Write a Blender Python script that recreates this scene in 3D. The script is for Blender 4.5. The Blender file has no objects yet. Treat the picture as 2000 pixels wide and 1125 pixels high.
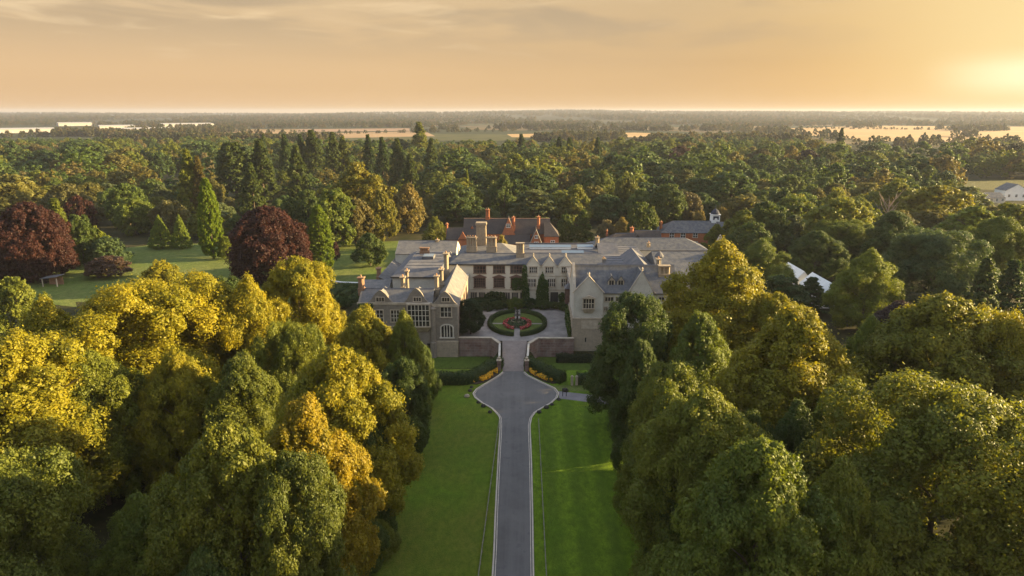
import bpy, math, random
import numpy as np
from mathutils import Vector
random.seed(7)
sc = bpy.context.scene
COL = sc.collection
PI = math.pi
R = math.radians

# ------------------------------------------------------------------ camera
F = 2000 * 24 / 36
PITCH, YAW, CAM = R(14.5), R(1.03), (1.42, 0.0, 50.0)
cam_data = bpy.data.cameras.new('camera')
cam_data.lens = 24
cam_data.sensor_width = 36
cam_data.clip_start = 0.5
cam_data.clip_end = 60000
cam = bpy.data.objects.new('camera', cam_data)
COL.objects.link(cam)
cam.location = CAM
cam.rotation_euler = (PI / 2 - PITCH, 0, YAW)
sc.camera = cam


def ray(px, py):
    x, y, z = (px - 1000) / F, -(py - 562.5) / F, -1
    a = PI / 2 - PITCH
    y2, z2 = y * math.cos(a) - z * math.sin(a), y * math.sin(a) + z * math.cos(a)
    return (x * math.cos(YAW) - y2 * math.sin(YAW), x * math.sin(YAW) + y2 * math.cos(YAW), z2)


def at(px, py, z=None, Y=None):
    """where the line of sight through a photo pixel meets the level z or the upright plane Y"""
    d = ray(px, py)
    t = (z - CAM[2]) / d[2] if z is not None else (Y - CAM[1]) / d[1]
    return Vector([c + t * k for c, k in zip(CAM, d)])


def depth_of(p):
    dx, dy, dz = p[0] - CAM[0], p[1] - CAM[1], p[2] - CAM[2]
    fy = -dx * math.sin(YAW) + dy * math.cos(YAW)
    return fy * math.cos(PITCH) - dz * math.sin(PITCH)


def to_px(p):
    dx, dy, dz = p[0] - CAM[0], p[1] - CAM[1], p[2] - CAM[2]
    fx = dx * math.cos(YAW) + dy * math.sin(YAW)
    fy = -dx * math.sin(YAW) + dy * math.cos(YAW)
    d = fy * math.cos(PITCH) - dz * math.sin(PITCH)
    u = fy * math.sin(PITCH) + dz * math.cos(PITCH)
    return 1000 + F * fx / d, 562.5 - F * u / d, d


# ------------------------------------------------------------------ light
EXPO = 2.4
SUN_AZ, SUN_EL = R(79), R(11.5)
sc.view_settings.view_transform = 'Standard'
sc.view_settings.look = 'None'
sc.view_settings.exposure = EXPO
sc.view_settings.gamma = 1
sc.view_settings.use_curve_mapping = False
sun_data = bpy.data.lights.new('sun', 'SUN')
sun_data.energy = 5.0
sun_data.angle = R(0.5)
sun_data.color = (1.0, 0.75, 0.36)
sun = bpy.data.objects.new('sun', sun_data)
COL.objects.link(sun)
sun_dir = Vector((math.sin(SUN_AZ) * math.cos(SUN_EL), math.cos(SUN_AZ) * math.cos(SUN_EL), math.sin(SUN_EL)))
sun.rotation_euler = sun_dir.to_track_quat('Z', 'Y').to_euler()
sun.location = (300, 100, 120)

world = bpy.data.worlds.new('World')
sc.world = world
world.use_nodes = True
wn, wl = world.node_tree.nodes, world.node_tree.links
wn.clear()


def wnode(t, **kw):
    n = wn.new(t)
    for k, v in kw.items():
        setattr(n, k, v)
    return n


def wmath(op, a, b=None, clamp=False):
    n = wn.new('ShaderNodeMath')
    n.operation = op
    n.use_clamp = clamp
    for i, v in enumerate((a, b)):
        if v is None:
            continue
        if isinstance(v, (int, float)):
            n.inputs[i].default_value = v
        else:
            wl.new(v, n.inputs[i])
    return n.outputs[0]


def wmix(f, a, b, mode='MIX'):
    n = wn.new('ShaderNodeMix')
    n.data_type = 'RGBA'
    n.blend_type = mode
    for s, v in ((0, f), (6, a), (7, b)):
        if isinstance(v, (int, float)):
            n.inputs[s].default_value = v
        elif isinstance(v, tuple):
            n.inputs[s].default_value = (*v, 1)
        else:
            wl.new(v, n.inputs[s])
    return n.outputs[2]


def wramp(v, lo, hi):
    n = wn.new('ShaderNodeMapRange')
    n.interpolation_type = 'SMOOTHSTEP'
    wl.new(v, n.inputs[0])
    n.inputs[1].default_value, n.inputs[2].default_value = lo, hi
    return n.outputs[0]


wout = wnode('ShaderNodeOutputWorld')
wtc = wnode('ShaderNodeTexCoord')
wsep = wnode('ShaderNodeSeparateXYZ')
wl.new(wtc.outputs['Generated'], wsep.inputs[0])
WX, WY, WZ = wsep.outputs
nish = wnode('ShaderNodeTexSky', sky_type='NISHITA', sun_disc=False)
nish.sun_elevation, nish.sun_rotation = SUN_EL, SUN_AZ
nish.dust_density = 2.0
bg_sky = wnode('ShaderNodeBackground')
bg_sky.inputs[1].default_value = 0.06
wl.new(nish.outputs[0], bg_sky.inputs[0])
# the hazy evening cloud sheet low over the land: warm towards the sun, pinkish away from it
side = wramp(wmath('ARCTAN2', WX, WY), R(-42), R(42))
side2 = wramp(wmath('ARCTAN2', WX, WY), R(8), R(40))
low = wmix(side, (0.78, 0.50, 0.255), (0.74, 0.465, 0.20))
low = wmix(side2, low, (0.95, 0.51, 0.13))
high = wmix(side, (0.72, 0.54, 0.33), (0.61, 0.435, 0.235))
high = wmix(side2, high, (0.93, 0.63, 0.26))
cl = wmix(wramp(WZ, 0.0, 0.16), low, high)


def wnoise(scale_vec, detail, dist=0.0, off=(0, 0, 0)):
    mp = wnode('ShaderNodeMapping')
    mp.inputs['Scale'].default_value = scale_vec
    mp.inputs['Location'].default_value = off
    wl.new(wtc.outputs['Generated'], mp.inputs[0])
    nz = wnode('ShaderNodeTexNoise')
    nz.inputs['Scale'].default_value = 1.0
    nz.inputs['Detail'].default_value = detail
    nz.inputs['Distortion'].default_value = dist
    wl.new(mp.outputs[0], nz.inputs[0])
    return nz.outputs[0]


left_hi = wmath('MULTIPLY', wramp(WZ, 0.05, 0.15), wmath('SUBTRACT', 1.0, side2))
n1 = wramp(wnoise((3.2, 3.2, 17), 5.0, 0.5, (1.3, 0.4, 0.2)), 0.42, 0.56)
cl = wmix(wmath('MULTIPLY', wmath('MULTIPLY', n1, left_hi), 0.9), cl, (0.44, 0.345, 0.235))
n2 = wramp(wnoise((5, 5, 34), 6.0, 0.6, (4.1, 2.2, 0.8)), 0.54, 0.72)
left_mid = wmath('MULTIPLY', wramp(WZ, 0.045, 0.115), wmath('SUBTRACT', 1.0, side))
cl = wmix(wmath('MULTIPLY', wmath('MULTIPLY', n2, left_mid), 0.75), cl, (1.0, 0.76, 0.46))
n3 = wnoise((2.0, 2.0, 24), 4.0, 0.2, (9.0, 0.3, 3.1))
cl = wmix(0.2, cl, wmix(n3, (0.55, 0.37, 0.2), (1.0, 0.72, 0.4)))
# brightness round the hidden sun, behind cloud just right of the picture
gd = Vector((math.sin(R(37.5)), math.cos(R(37.5)), 0.055)).normalized()
vm = wnode('ShaderNodeVectorMath', operation='DOT_PRODUCT')
wl.new(wtc.outputs['Generated'], vm.inputs[0])
vm.inputs[1].default_value = gd
ang = wmath('ARCCOSINE', vm.outputs['Value'])
cl = wmix(wmath('MULTIPLY', wmath('POWER', wmath('SUBTRACT', 1.0, wramp(ang, 0.0, R(26))), 2.3), 0.85), cl, (1.05, 0.82, 0.40))
# the bright bar of lit cloud near the horizon
dz = wmath('ABSOLUTE', wmath('SUBTRACT', WZ, wmath('ADD', 0.042, wmath('MULTIPLY', wmath('SUBTRACT', n3, 0.5), 0.02))))
bar = wmath('MULTIPLY', wmath('SUBTRACT', 1.0, wramp(dz, 0.004, 0.034)), wmath('SUBTRACT', 1.0, wramp(ang, R(2.5), R(9.5))))
cl = wmix(wmath('MULTIPLY', bar, 0.8), cl, (1.25, 1.08, 0.66))
bg_cl = wnode('ShaderNodeBackground')
bg_cl.inputs[1].default_value = 1.0 / 2 ** EXPO
wl.new(cl, bg_cl.inputs[0])
# overhead the cloud sheet is thinner and greyer
top = wmix(wramp(WZ, 0.16, 0.6), (0.58, 0.53, 0.44), (0.43, 0.43, 0.45))
bg_top = wnode('ShaderNodeBackground')
bg_top.inputs[1].default_value = 1.02 / 2 ** EXPO
wl.new(top, bg_top.inputs[0])
add = wnode('ShaderNodeAddShader')
wl.new(bg_top.outputs[0], add.inputs[0])
wl.new(bg_sky.outputs[0], add.inputs[1])
mixw = wnode('ShaderNodeMixShader')
wl.new(wramp(WZ, 0.14, 0.34), mixw.inputs[0])
wl.new(bg_cl.outputs[0], mixw.inputs[1])
wl.new(add.outputs[0], mixw.inputs[2])
wl.new(mixw.outputs[0], wout.inputs[0])

sc.render.engine = 'CYCLES'
cy = sc.cycles
cy.max_bounces = 5
cy.diffuse_bounces = 3
cy.glossy_bounces = 2
cy.transmission_bounces = 2
cy.volume_bounces = 0
cy.transparent_max_bounces = 4
cy.use_denoising = True
cy.sample_clamp_indirect = 4.0


# ------------------------------------------------------------------ materials
def mat_base(name):
    m = bpy.data.materials.new(name)
    m.use_nodes = True
    nt = m.node_tree
    b = nt.nodes['Principled BSDF']
    b.inputs['Specular IOR Level'].default_value = 0.25
    return m, nt.nodes, nt.links, b


def mixc(nodes, links, f, a, b, mode='MIX'):
    n = nodes.new('ShaderNodeMix')
    n.data_type = 'RGBA'
    n.blend_type = mode
    for s, v in ((0, f), (6, a), (7, b)):
        if isinstance(v, (int, float)):
            n.inputs[s].default_value = v
        elif isinstance(v, tuple):
            n.inputs[s].default_value = (*v, 1)
        else:
            links.new(v, n.inputs[s])
    return n.outputs[2]


def noise(nodes, links, scale, detail=4.0, coord='Object', lo=0.35, hi=0.65, stretch=None, rough=0.6):
    tc = nodes.new('ShaderNodeTexCoord')
    src = tc.outputs[coord]
    if stretch:
        mp = nodes.new('ShaderNodeMapping')
        mp.inputs['Scale'].default_value = stretch
        links.new(src, mp.inputs[0])
        src = mp.outputs[0]
    nz = nodes.new('ShaderNodeTexNoise')
    nz.inputs['Scale'].default_value = scale
    nz.inputs['Detail'].default_value = detail
    nz.inputs['Roughness'].default_value = rough
    links.new(src, nz.inputs[0])
    mr = nodes.new('ShaderNodeMapRange')
    mr.inputs[1].default_value, mr.inputs[2].default_value = lo, hi
    links.new(nz.outputs[0], mr.inputs[0])
    return mr.outputs[0]


def sh(c, k):
    return tuple(min(1.0, v * k) for v in c)


def plain(name, col, var=0.25, scale=0.6, rough=0.85, col2=None, fine=6.0, metal=0.0, bump=0.0):
    m, n, l, b = mat_base(name)
    c = mixc(n, l, noise(n, l, scale), sh(col, 1 - var), col2 or sh(col, 1 + var))
    c = mixc(n, l, mixf(n, l, noise(n, l, fine, 3.0), 0.5), c, sh(col, 0.75))
    l.new(c, b.inputs['Base Color'])
    b.inputs['Roughness'].default_value = rough
    b.inputs['Metallic'].default_value = metal
    return m


def mixf(n, l, s, k):
    x = n.new('ShaderNodeMath')
    x.operation = 'MULTIPLY'
    l.new(s, x.inputs[0])
    x.inputs[1].default_value = k
    return x.outputs[0]


def coursed(name, c1, c2, mortar, bw, bh, ms=0.02, stain=(0.2, 0.18, 0.15), st=0.35, stscale=0.25, rough=0.88, bias=0.0):
    """stone, brick, slate or tile courses laid in metres over the mesh's own UVs"""
    m, n, l, b = mat_base(name)
    uv = n.new('ShaderNodeUVMap')
    br = n.new('ShaderNodeTexBrick')
    br.inputs['Scale'].default_value = 1.0
    br.inputs['Brick Width'].default_value = bw
    br.inputs['Row Height'].default_value = bh
    br.inputs['Mortar Size'].default_value = ms
    br.inputs['Bias'].default_value = bias
    br.inputs['Color1'].default_value = (*c1, 1)
    br.inputs['Color2'].default_value = (*c2, 1)
    br.inputs['Mortar'].default_value = (*mortar, 1)
    l.new(uv.outputs[0], br.inputs[0])
    c = mixc(n, l, mixf(n, l, noise(n, l, stscale, 6.0), st), br.outputs[0], stain)
    c = mixc(n, l, mixf(n, l, noise(n, l, 2.2, 4.0), 0.35), c, sh(c1, 1.35))
    c = mixc(n, l, mixf(n, l, noise(n, l, 0.9, 5.0, stretch=(1, 1, 0.15)), 0.3), c, sh(c2, 0.6))
    l.new(c, b.inputs['Base Color'])
    bp = n.new('ShaderNodeBump')
    bp.inputs['Strength'].default_value = 0.4
    bp.inputs['Distance'].default_value = 0.05
    l.new(br.outputs['Fac'], bp.inputs['Height'])
    l.new(bp.outputs[0], b.inputs['Normal'])
    b.inputs['Roughness'].default_value = rough
    b.inputs['Specular IOR Level'].default_value = 0.08
    return m


def leafmat(name, by_random=None, trans=0.42):
    m, n, l, b = mat_base(name)
    oi = n.new('ShaderNodeObjectInfo')
    at_ = n.new('ShaderNodeAttribute')
    at_.attribute_name = 'tone'
    if by_random:
        cr = n.new('ShaderNodeValToRGB')
        els = cr.color_ramp.elements
        cr.color_ramp.interpolation = 'CONSTANT'
        k = len(by_random)
        els[0].position, els[0].color = 0.0, (*by_random[0], 1)
        els[1].position, els[1].color = 1.0 / k, (*by_random[1], 1)
        for i in range(2, k):
            e = els.new(i / k)
            e.color = (*by_random[i], 1)
        l.new(oi.outputs['Random'], cr.inputs[0])
        base = cr.outputs[0]
    else:
        base = oi.outputs['Color']
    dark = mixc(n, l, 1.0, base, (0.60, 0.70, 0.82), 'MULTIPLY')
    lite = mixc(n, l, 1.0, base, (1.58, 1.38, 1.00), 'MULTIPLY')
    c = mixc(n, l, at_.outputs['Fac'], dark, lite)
    l.new(c, b.inputs['Base Color'])
    b.inputs['Roughness'].default_value = 0.55
    b.inputs['Specular IOR Level'].default_value = 0.22
    tr = n.new('ShaderNodeBsdfTranslucent')
    l.new(mixc(n, l, 1.0, c, (1.25, 1.15, 0.5), 'MULTIPLY'), tr.inputs[0])
    ms = n.new('ShaderNodeMixShader')
    ms.inputs[0].default_value = trans
    l.new(b.outputs[0], ms.inputs[1])
    l.new(tr.outputs[0], ms.inputs[2])
    l.new(ms.outputs[0], n['Material Output'].inputs[0])
    return m


M = {}
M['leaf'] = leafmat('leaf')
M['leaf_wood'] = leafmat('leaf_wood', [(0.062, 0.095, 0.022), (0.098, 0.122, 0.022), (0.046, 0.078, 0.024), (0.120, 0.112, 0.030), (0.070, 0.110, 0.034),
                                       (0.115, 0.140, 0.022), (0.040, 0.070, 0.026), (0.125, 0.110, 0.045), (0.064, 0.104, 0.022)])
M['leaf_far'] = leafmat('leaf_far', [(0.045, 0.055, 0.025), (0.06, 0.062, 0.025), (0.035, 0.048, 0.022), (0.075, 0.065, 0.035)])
M['bark'] = plain('bark', (0.10, 0.075, 0.05), 0.3, 1.5)
M['bark_pale'] = plain('bark_pale', (0.30, 0.22, 0.15), 0.3, 1.5)
M['stone'] = coursed('stone', (0.235, 0.200, 0.160), (0.185, 0.158, 0.128), (0.14, 0.12, 0.10), 0.8, 0.35, 0.012, (0.15, 0.13, 0.11), 0.6, 0.22)
M['ashlar'] = coursed('ashlar', (0.36, 0.29, 0.21), (0.30, 0.245, 0.18), (0.22, 0.18, 0.14), 0.9, 0.4, 0.012, (0.20, 0.165, 0.13), 0.5, 0.25)
M['trim'] = plain('trim', (0.40, 0.33, 0.25), 0.25, 0.8)
M['trim_pale'] = plain('trim_pale', (0.50, 0.45, 0.38), 0.15, 0.8)
M['render'] = plain('render', (0.56, 0.50, 0.40), 0.14, 0.35, col2=(0.62, 0.56, 0.45))
M['render_grey'] = plain('render_grey', (0.43, 0.395, 0.335), 0.18, 0.3)
M['moatstone'] = coursed('moatstone', (0.20, 0.112, 0.09), (0.075, 0.045, 0.04), (0.22, 0.18, 0.155), 1.6, 0.6, 0.05, (0.34, 0.29, 0.25), 0.7, 0.5, bias=-0.1)
M['slate'] = coursed('slate', (0.098, 0.102, 0.120), (0.074, 0.078, 0.094), (0.05, 0.05, 0.05), 0.55, 0.45, 0.03, (0.160, 0.150, 0.135), 0.95, 0.8)
M['slate_pale'] = coursed('slate_pale', (0.132, 0.130, 0.136), (0.102, 0.100, 0.106), (0.07, 0.068, 0.066), 0.55, 0.45, 0.03, (0.195, 0.178, 0.158), 0.95, 0.7)
M['lead'] = coursed('lead', (0.098, 0.101, 0.116), (0.080, 0.083, 0.096), (0.09, 0.09, 0.10), 0.9, 6.0, 0.05, (0.18, 0.16, 0.15), 0.85, 0.4, rough=0.7)
M['tile'] = coursed('tile', (0.075, 0.062, 0.058), (0.055, 0.048, 0.046), (0.035, 0.03, 0.03), 0.4, 0.3, 0.03, (0.10, 0.08, 0.065), 0.5, 0.3)
M['brick'] = coursed('brick', (0.43, 0.145, 0.06), (0.34, 0.11, 0.05), (0.27, 0.18, 0.13), 0.6, 0.25, 0.02, (0.22, 0.10, 0.06), 0.45, 0.3)
M['brick_brown'] = coursed('brick_brown', (0.30, 0.17, 0.10), (0.23, 0.125, 0.075), (0.24, 0.18, 0.13), 0.6, 0.25, 0.02, (0.17, 0.11, 0.08), 0.5, 0.35)
M['gritstone'] = coursed('gritstone', (0.33, 0.26, 0.18), (0.27, 0.215, 0.15), (0.2, 0.16, 0.12), 0.8, 0.4, 0.015, (0.17, 0.14, 0.11), 0.6, 0.4)
M['white'] = plain('white', (0.78, 0.76, 0.72), 0.06, 0.5, rough=0.6)
M['oak'] = plain('oak', (0.135, 0.078, 0.06), 0.2, 2.0)
M['dark'] = plain('dark', (0.03, 0.028, 0.026), 0.2, 1.0)
M['iron'] = plain('iron', (0.025, 0.025, 0.027), 0.2, 2.0, rough=0.5)
M['pot'] = plain('pot', (0.42, 0.24, 0.13), 0.2, 2.0)
M['rust_gate'] = plain('rust_gate', (0.10, 0.045, 0.035), 0.3, 2.0)
M['timber'] = plain('timber', (0.20, 0.18, 0.14), 0.3, 2.0)
M['boulder'] = plain('boulder', (0.055, 0.05, 0.042), 0.35, 1.5)
M['clock'] = plain('clock', (0.03, 0.035, 0.055), 0.1, 1.0)
m, n, l, b = mat_base('glass')
l.new(mixc(n, l, noise(n, l, 0.55, 3.0, lo=0.42, hi=0.7), (0.014, 0.013, 0.014), (0.085, 0.075, 0.062)), b.inputs['Base Color'])  # paler patches in the colour stand in for curtains and reflections
b.inputs['Roughness'].default_value = 0.12
b.inputs['Specular IOR Level'].default_value = 0.4
M['glass'] = m
m, n, l, b = mat_base('skylight_glass')
b.inputs['Base Color'].default_value = (0.12, 0.16, 0.21, 1)
b.inputs['Roughness'].default_value = 0.15
M['skyglass'] = m


# ------------------------------------------------------------------ mesh helpers
ORG = {}


class MB:
    def __init__(self):
        self.v, self.f, self.m, self.sm = [], [], [], []

    def face(self, pts, mi=0, smooth=False):
        k = len(self.v)
        self.v += [tuple(p) for p in pts]
        self.f.append(tuple(range(k, k + len(pts))))
        self.m.append(mi)
        self.sm.append(smooth)
        return self

    def box(self, x0, x1, y0, y1, z0, z1, mi=0):
        a = [(x0, y0), (x1, y0), (x1, y1), (x0, y1)]
        return self.prism(a, z0, z1, mi)

    def prism(self, poly, z0, z1, mi=0, top=None, bottom=True):
        """upright prism over a counter-clockwise outline; z may be lists"""
        n = len(poly)
        t = top if top is not None else poly
        for i in range(n):
            j = (i + 1) % n
            self.face([(*poly[i], z0), (*poly[j], z0), (*t[j], z1), (*t[i], z1)], mi)
        self.face([(*p, z1) for p in t], mi)
        if bottom:
            self.face([(*p, z0) for p in reversed(poly)], mi)
        return self

    def slab(self, quad, th, mi=0):
        """a thick sheet hanging under a planar polygon"""
        q = [Vector(p) for p in quad]
        nn = (q[1] - q[0]).cross(q[2] - q[0]).normalized() * th
        lo = [p - nn for p in q]
        self.face(q, mi)
        self.face(lo[::-1], mi)
        for i in range(len(q)):
            j = (i + 1) % len(q)
            self.face([q[i], lo[i], lo[j], q[j]], mi)
        return self

    def extr(self, pts, d, mi=0):
        """extrude a planar outline by vector d, closed"""
        p = [Vector(a) for a in pts]
        d = Vector(d)
        q = [a + d for a in p]
        nn = (p[1] - p[0]).cross(p[2] - p[0])
        if nn.dot(d) > 0:
            p, q = q, p
        self.face(p, mi)
        self.face(q[::-1], mi)
        for i in range(len(p)):
            j = (i + 1) % len(p)
            self.face([p[i], q[i], q[j], p[j]], mi)
        return self

    def tube(self, pts, rad, seg=8, mi=0, cap=True, smooth=True):
        P = [Vector(p) for p in pts]
        rr = rad if isinstance(rad, (list, tuple)) else [rad] * len(P)
        rings = []
        for i, p in enumerate(P):
            d = (P[min(i + 1, len(P) - 1)] - P[max(i - 1, 0)]).normalized()
            a = d.cross(Vector((0, 0, 1)) if abs(d.z) < 0.9 else Vector((1, 0, 0))).normalized()
            c = d.cross(a)
            rings.append([p + (a * math.cos(2 * PI * k / seg) + c * math.sin(2 * PI * k / seg)) * rr[i] for k in range(seg)])
        for r0, r1 in zip(rings, rings[1:]):
            for k in range(seg):
                j = (k + 1) % seg
                self.face([r0[j], r0[k], r1[k], r1[j]], mi, smooth)
        if cap:
            self.face(rings[-1][::-1], mi)
            self.face(rings[0], mi)
        return self

    def lathe(self, c, prof, seg=16, mi=0, smooth=True):
        rings = [[(c[0] + r * math.cos(2 * PI * k / seg), c[1] + r * math.sin(2 * PI * k / seg), c[2] + z) for k in range(seg)] for r, z in prof]
        for r0, r1 in zip(rings, rings[1:]):
            for k in range(seg):
                j = (k + 1) % seg
                self.face([r0[k], r0[j], r1[j], r1[k]], mi, smooth)
        self.face(rings[-1], mi)
        return self

    def build(self, name, mats, parent=None, **tags):
        if not isinstance(mats, (list, tuple)):
            mats = [mats]
        if parent is not None:
            org = ORG[parent.name]
        else:
            arr = np.array(self.v)
            org = Vector(((arr[:, 0].min() + arr[:, 0].max()) / 2, (arr[:, 1].min() + arr[:, 1].max()) / 2, arr[:, 2].min()))
        me = bpy.data.meshes.new(name)
        me.from_pydata([(p[0] - org[0], p[1] - org[1], p[2] - org[2]) for p in self.v], [], self.f)
        for mm in mats:
            me.materials.append(mm)
        me.polygons.foreach_set('material_index', self.m)
        me.polygons.foreach_set('use_smooth', self.sm)
        uvl = me.uv_layers.new(name='UVMap')
        uv = []
        for p in me.polygons:
            nn = p.normal
            if abs(nn.z) > 0.995:
                u, w = Vector((1, 0, 0)), Vector((0, 1, 0))
            else:
                u = Vector((0, 0, 1)).cross(nn).normalized()
                w = nn.cross(u)
            for li in p.loop_indices:
                co = me.vertices[me.loops[li].vertex_index].co
                uv += [co.dot(u), co.dot(w)]
        uvl.data.foreach_set('uv', uv)
        me.update()
        o = bpy.data.objects.new(name, me)
        COL.objects.link(o)
        if parent is not None:
            o.parent = parent
        else:
            o.location = org
        ORG[o.name] = Vector(org)
        tag(o, **tags)
        return o


def tag(o, label=None, cat=None, group=None, kind=None):
    if label:
        o['label'] = label
    if cat:
        o['category'] = cat
    if group:
        o['group'] = group
    if kind:
        o['kind'] = kind
    return o


def thing(name, loc, label, cat, group=None):
    o = bpy.data.objects.new(name, None)
    COL.objects.link(o)
    o.empty_display_size = 0.5
    o.location = loc
    ORG[o.name] = Vector(loc)
    return tag(o, label, cat, group)


def np_mesh(name, verts, quads, mats, tone=None, mi=None):
    me = bpy.data.meshes.new(name)
    nv, nf = len(verts), len(quads)
    k = quads.shape[1]
    me.vertices.add(nv)
    me.vertices.foreach_set('co', np.ascontiguousarray(verts, dtype=np.float32).ravel())
    me.loops.add(nf * k)
    me.loops.foreach_set('vertex_index', np.ascontiguousarray(quads, dtype=np.int32).ravel())
    me.polygons.add(nf)
    me.polygons.foreach_set('loop_start', np.arange(0, nf * k, k, dtype=np.int32))
    me.polygons.foreach_set('loop_total', np.full(nf, k, dtype=np.int32))
    for mm in mats:
        me.materials.append(mm)
    if mi is not None:
        me.polygons.foreach_set('material_index', mi.astype(np.int32))
    if tone is not None:
        a = me.attributes.new('tone', 'FLOAT', 'POINT')
        a.data.foreach_set('value', np.ascontiguousarray(tone, dtype=np.float32))
    me.update(calc_edges=True)
    return me


# ------------------------------------------------------------------ leaves
def norm(a):
    return a / np.maximum(np.linalg.norm(a, axis=-1, keepdims=True), 1e-6)


def leaf_quads(rng, pos, nrm, size, tone, aspect=0.62):
    """one small folded diamond leaf spray at each position"""
    n = len(pos)
    t = norm(np.cross(nrm, rng.normal(size=(n, 3))))
    b = np.cross(nrm, t)
    s = size[:, None]
    fold = nrm * s * 0.16
    v = np.stack([pos + t * s * 0.5, pos + b * s * 0.5 * aspect - fold, pos - t * s * 0.5, pos - b * s * 0.5 * aspect - fold], 1).reshape(-1, 3)
    q = np.arange(4 * n).reshape(-1, 4)
    return v, q, np.repeat(tone, 4)


PROF = {
    'round': lambda t: np.sqrt(np.clip(1 - ((t - 0.42) / 0.62) ** 2, 0, 1)),
    'oval': lambda t: np.clip(np.sin(PI * np.clip(0.14 + 0.86 * t, 0, 1) ** 0.8), 0, 1) ** 0.7,
    'skirt': lambda t: np.sqrt(np.clip(1 - t ** 2.5, 0, 1)) * (0.84 + 0.16 * np.clip(t * 4, 0, 1)),
    'dome': lambda t: np.sqrt(np.clip(1 - np.clip(t - 0.1, 0, 1) ** 2.4 * 1.3, 0, 1)) * (0.8 + 0.2 * np.clip(t * 5, 0, 1)),
    'tall': lambda t: np.sqrt(np.clip(1 - np.abs((t - 0.42) / 0.6) ** 2.6, 0, 1)),
    'cone': lambda t: (1 - t) ** 0.85 * np.clip(0.55 + t * 5, 0, 1),
    'col': lambda t: np.clip(t / 0.16 + 0.45, 0, 1) ** 0.6 * np.clip(1 - np.clip((t - 0.12) / 0.9, 0, 1) ** 3.0, 0, 1) ** 0.75,
    'spire': lambda t: (1 - t ** 1.7) ** 0.75 * np.clip(0.7 + t * 3, 0, 1),
}


def crown_mesh(name, seed, H, W, prof, nb, npf, nl, leaf, z0=0.06, br=(0.13, 0.20), flat=1.0, lobes=0.16, out=1.0, up=0.2, jit=0.45, mats=None, layer=0, puff=(0.26, 0.46)):
    rng = np.random.default_rng(seed)
    i = np.arange(nb)
    t = (i + rng.uniform(0.1, 0.9, nb)) / nb
    t = t ** 0.92
    if layer:
        t = (np.floor(t * layer) + 0.5 + rng.uniform(-0.12, 0.12, nb)) / layer
    az = i * 2.399963 + rng.normal(0, 0.35, nb)
    ph = rng.uniform(0, 2 * PI, 6)
    lob = 1 + lobes * (np.sin(2 * az + ph[0] + 2 * t) + np.sin(3 * az + ph[1] - 4 * t) * 0.8 + np.sin(5 * az + ph[2] + 9 * t) * 0.6) * 0.6
    rad = W / 2 * PROF[prof](t) * lob
    b_r = W * rng.uniform(br[0], br[1], nb) * (0.62 + 0.38 * PROF[prof](t))
    rr = np.maximum(rad * rng.uniform(0.86, 1.1, nb) - b_r * 0.75, 0) * np.where(rng.random(nb) < 0.14, rng.uniform(0.2, 0.8, nb), 1)
    zb = H * z0
    zc = zb + b_r * flat * 0.7 + t * (H - zb - b_r * flat * 1.7)
    zc = np.minimum(zc + rng.normal(0, 0.02 * H, nb), H - b_r * flat * rng.uniform(0.8, 1.3, nb))
    bc = np.stack([np.cos(az) * rr, np.sin(az) * rr, zc], 1)
    o = norm(np.stack([np.cos(az) * (0.25 + PROF[prof](t)), np.sin(az) * (0.25 + PROF[prof](t)), (t - 0.35) * 1.4 + up * 0.5], 1))
    btone = rng.random(nb)
    # puffs
    d = norm(rng.normal(size=(nb, npf, 3)) + o[:, None] * out)
    pr = (b_r[:, None] * rng.uniform(puff[0], puff[1], (nb, npf)))
    sc3 = np.array([1, 1, flat])
    pc = bc[:, None] + d * (b_r[:, None] * np.where(rng.random((nb, npf)) < 0.2, rng.uniform(0.3, 0.7, (nb, npf)), rng.uniform(0.72, 1.05, (nb, npf))))[..., None] * sc3
    pc, pr, d = pc.reshape(-1, 3), pr.reshape(-1), d.reshape(-1, 3)
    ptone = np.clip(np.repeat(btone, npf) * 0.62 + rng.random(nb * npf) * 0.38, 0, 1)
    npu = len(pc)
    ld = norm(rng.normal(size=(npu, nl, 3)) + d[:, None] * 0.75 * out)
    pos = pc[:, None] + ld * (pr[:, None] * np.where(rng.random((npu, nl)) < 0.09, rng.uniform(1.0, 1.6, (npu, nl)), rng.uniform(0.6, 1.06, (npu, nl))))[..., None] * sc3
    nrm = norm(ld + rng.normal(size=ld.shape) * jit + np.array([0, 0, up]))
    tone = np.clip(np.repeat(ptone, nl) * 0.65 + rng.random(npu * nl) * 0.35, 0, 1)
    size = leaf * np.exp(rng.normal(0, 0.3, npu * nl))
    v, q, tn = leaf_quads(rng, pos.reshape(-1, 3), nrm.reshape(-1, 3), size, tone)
    return np_mesh(name, v, q, mats or [M['leaf']], tn)


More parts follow.
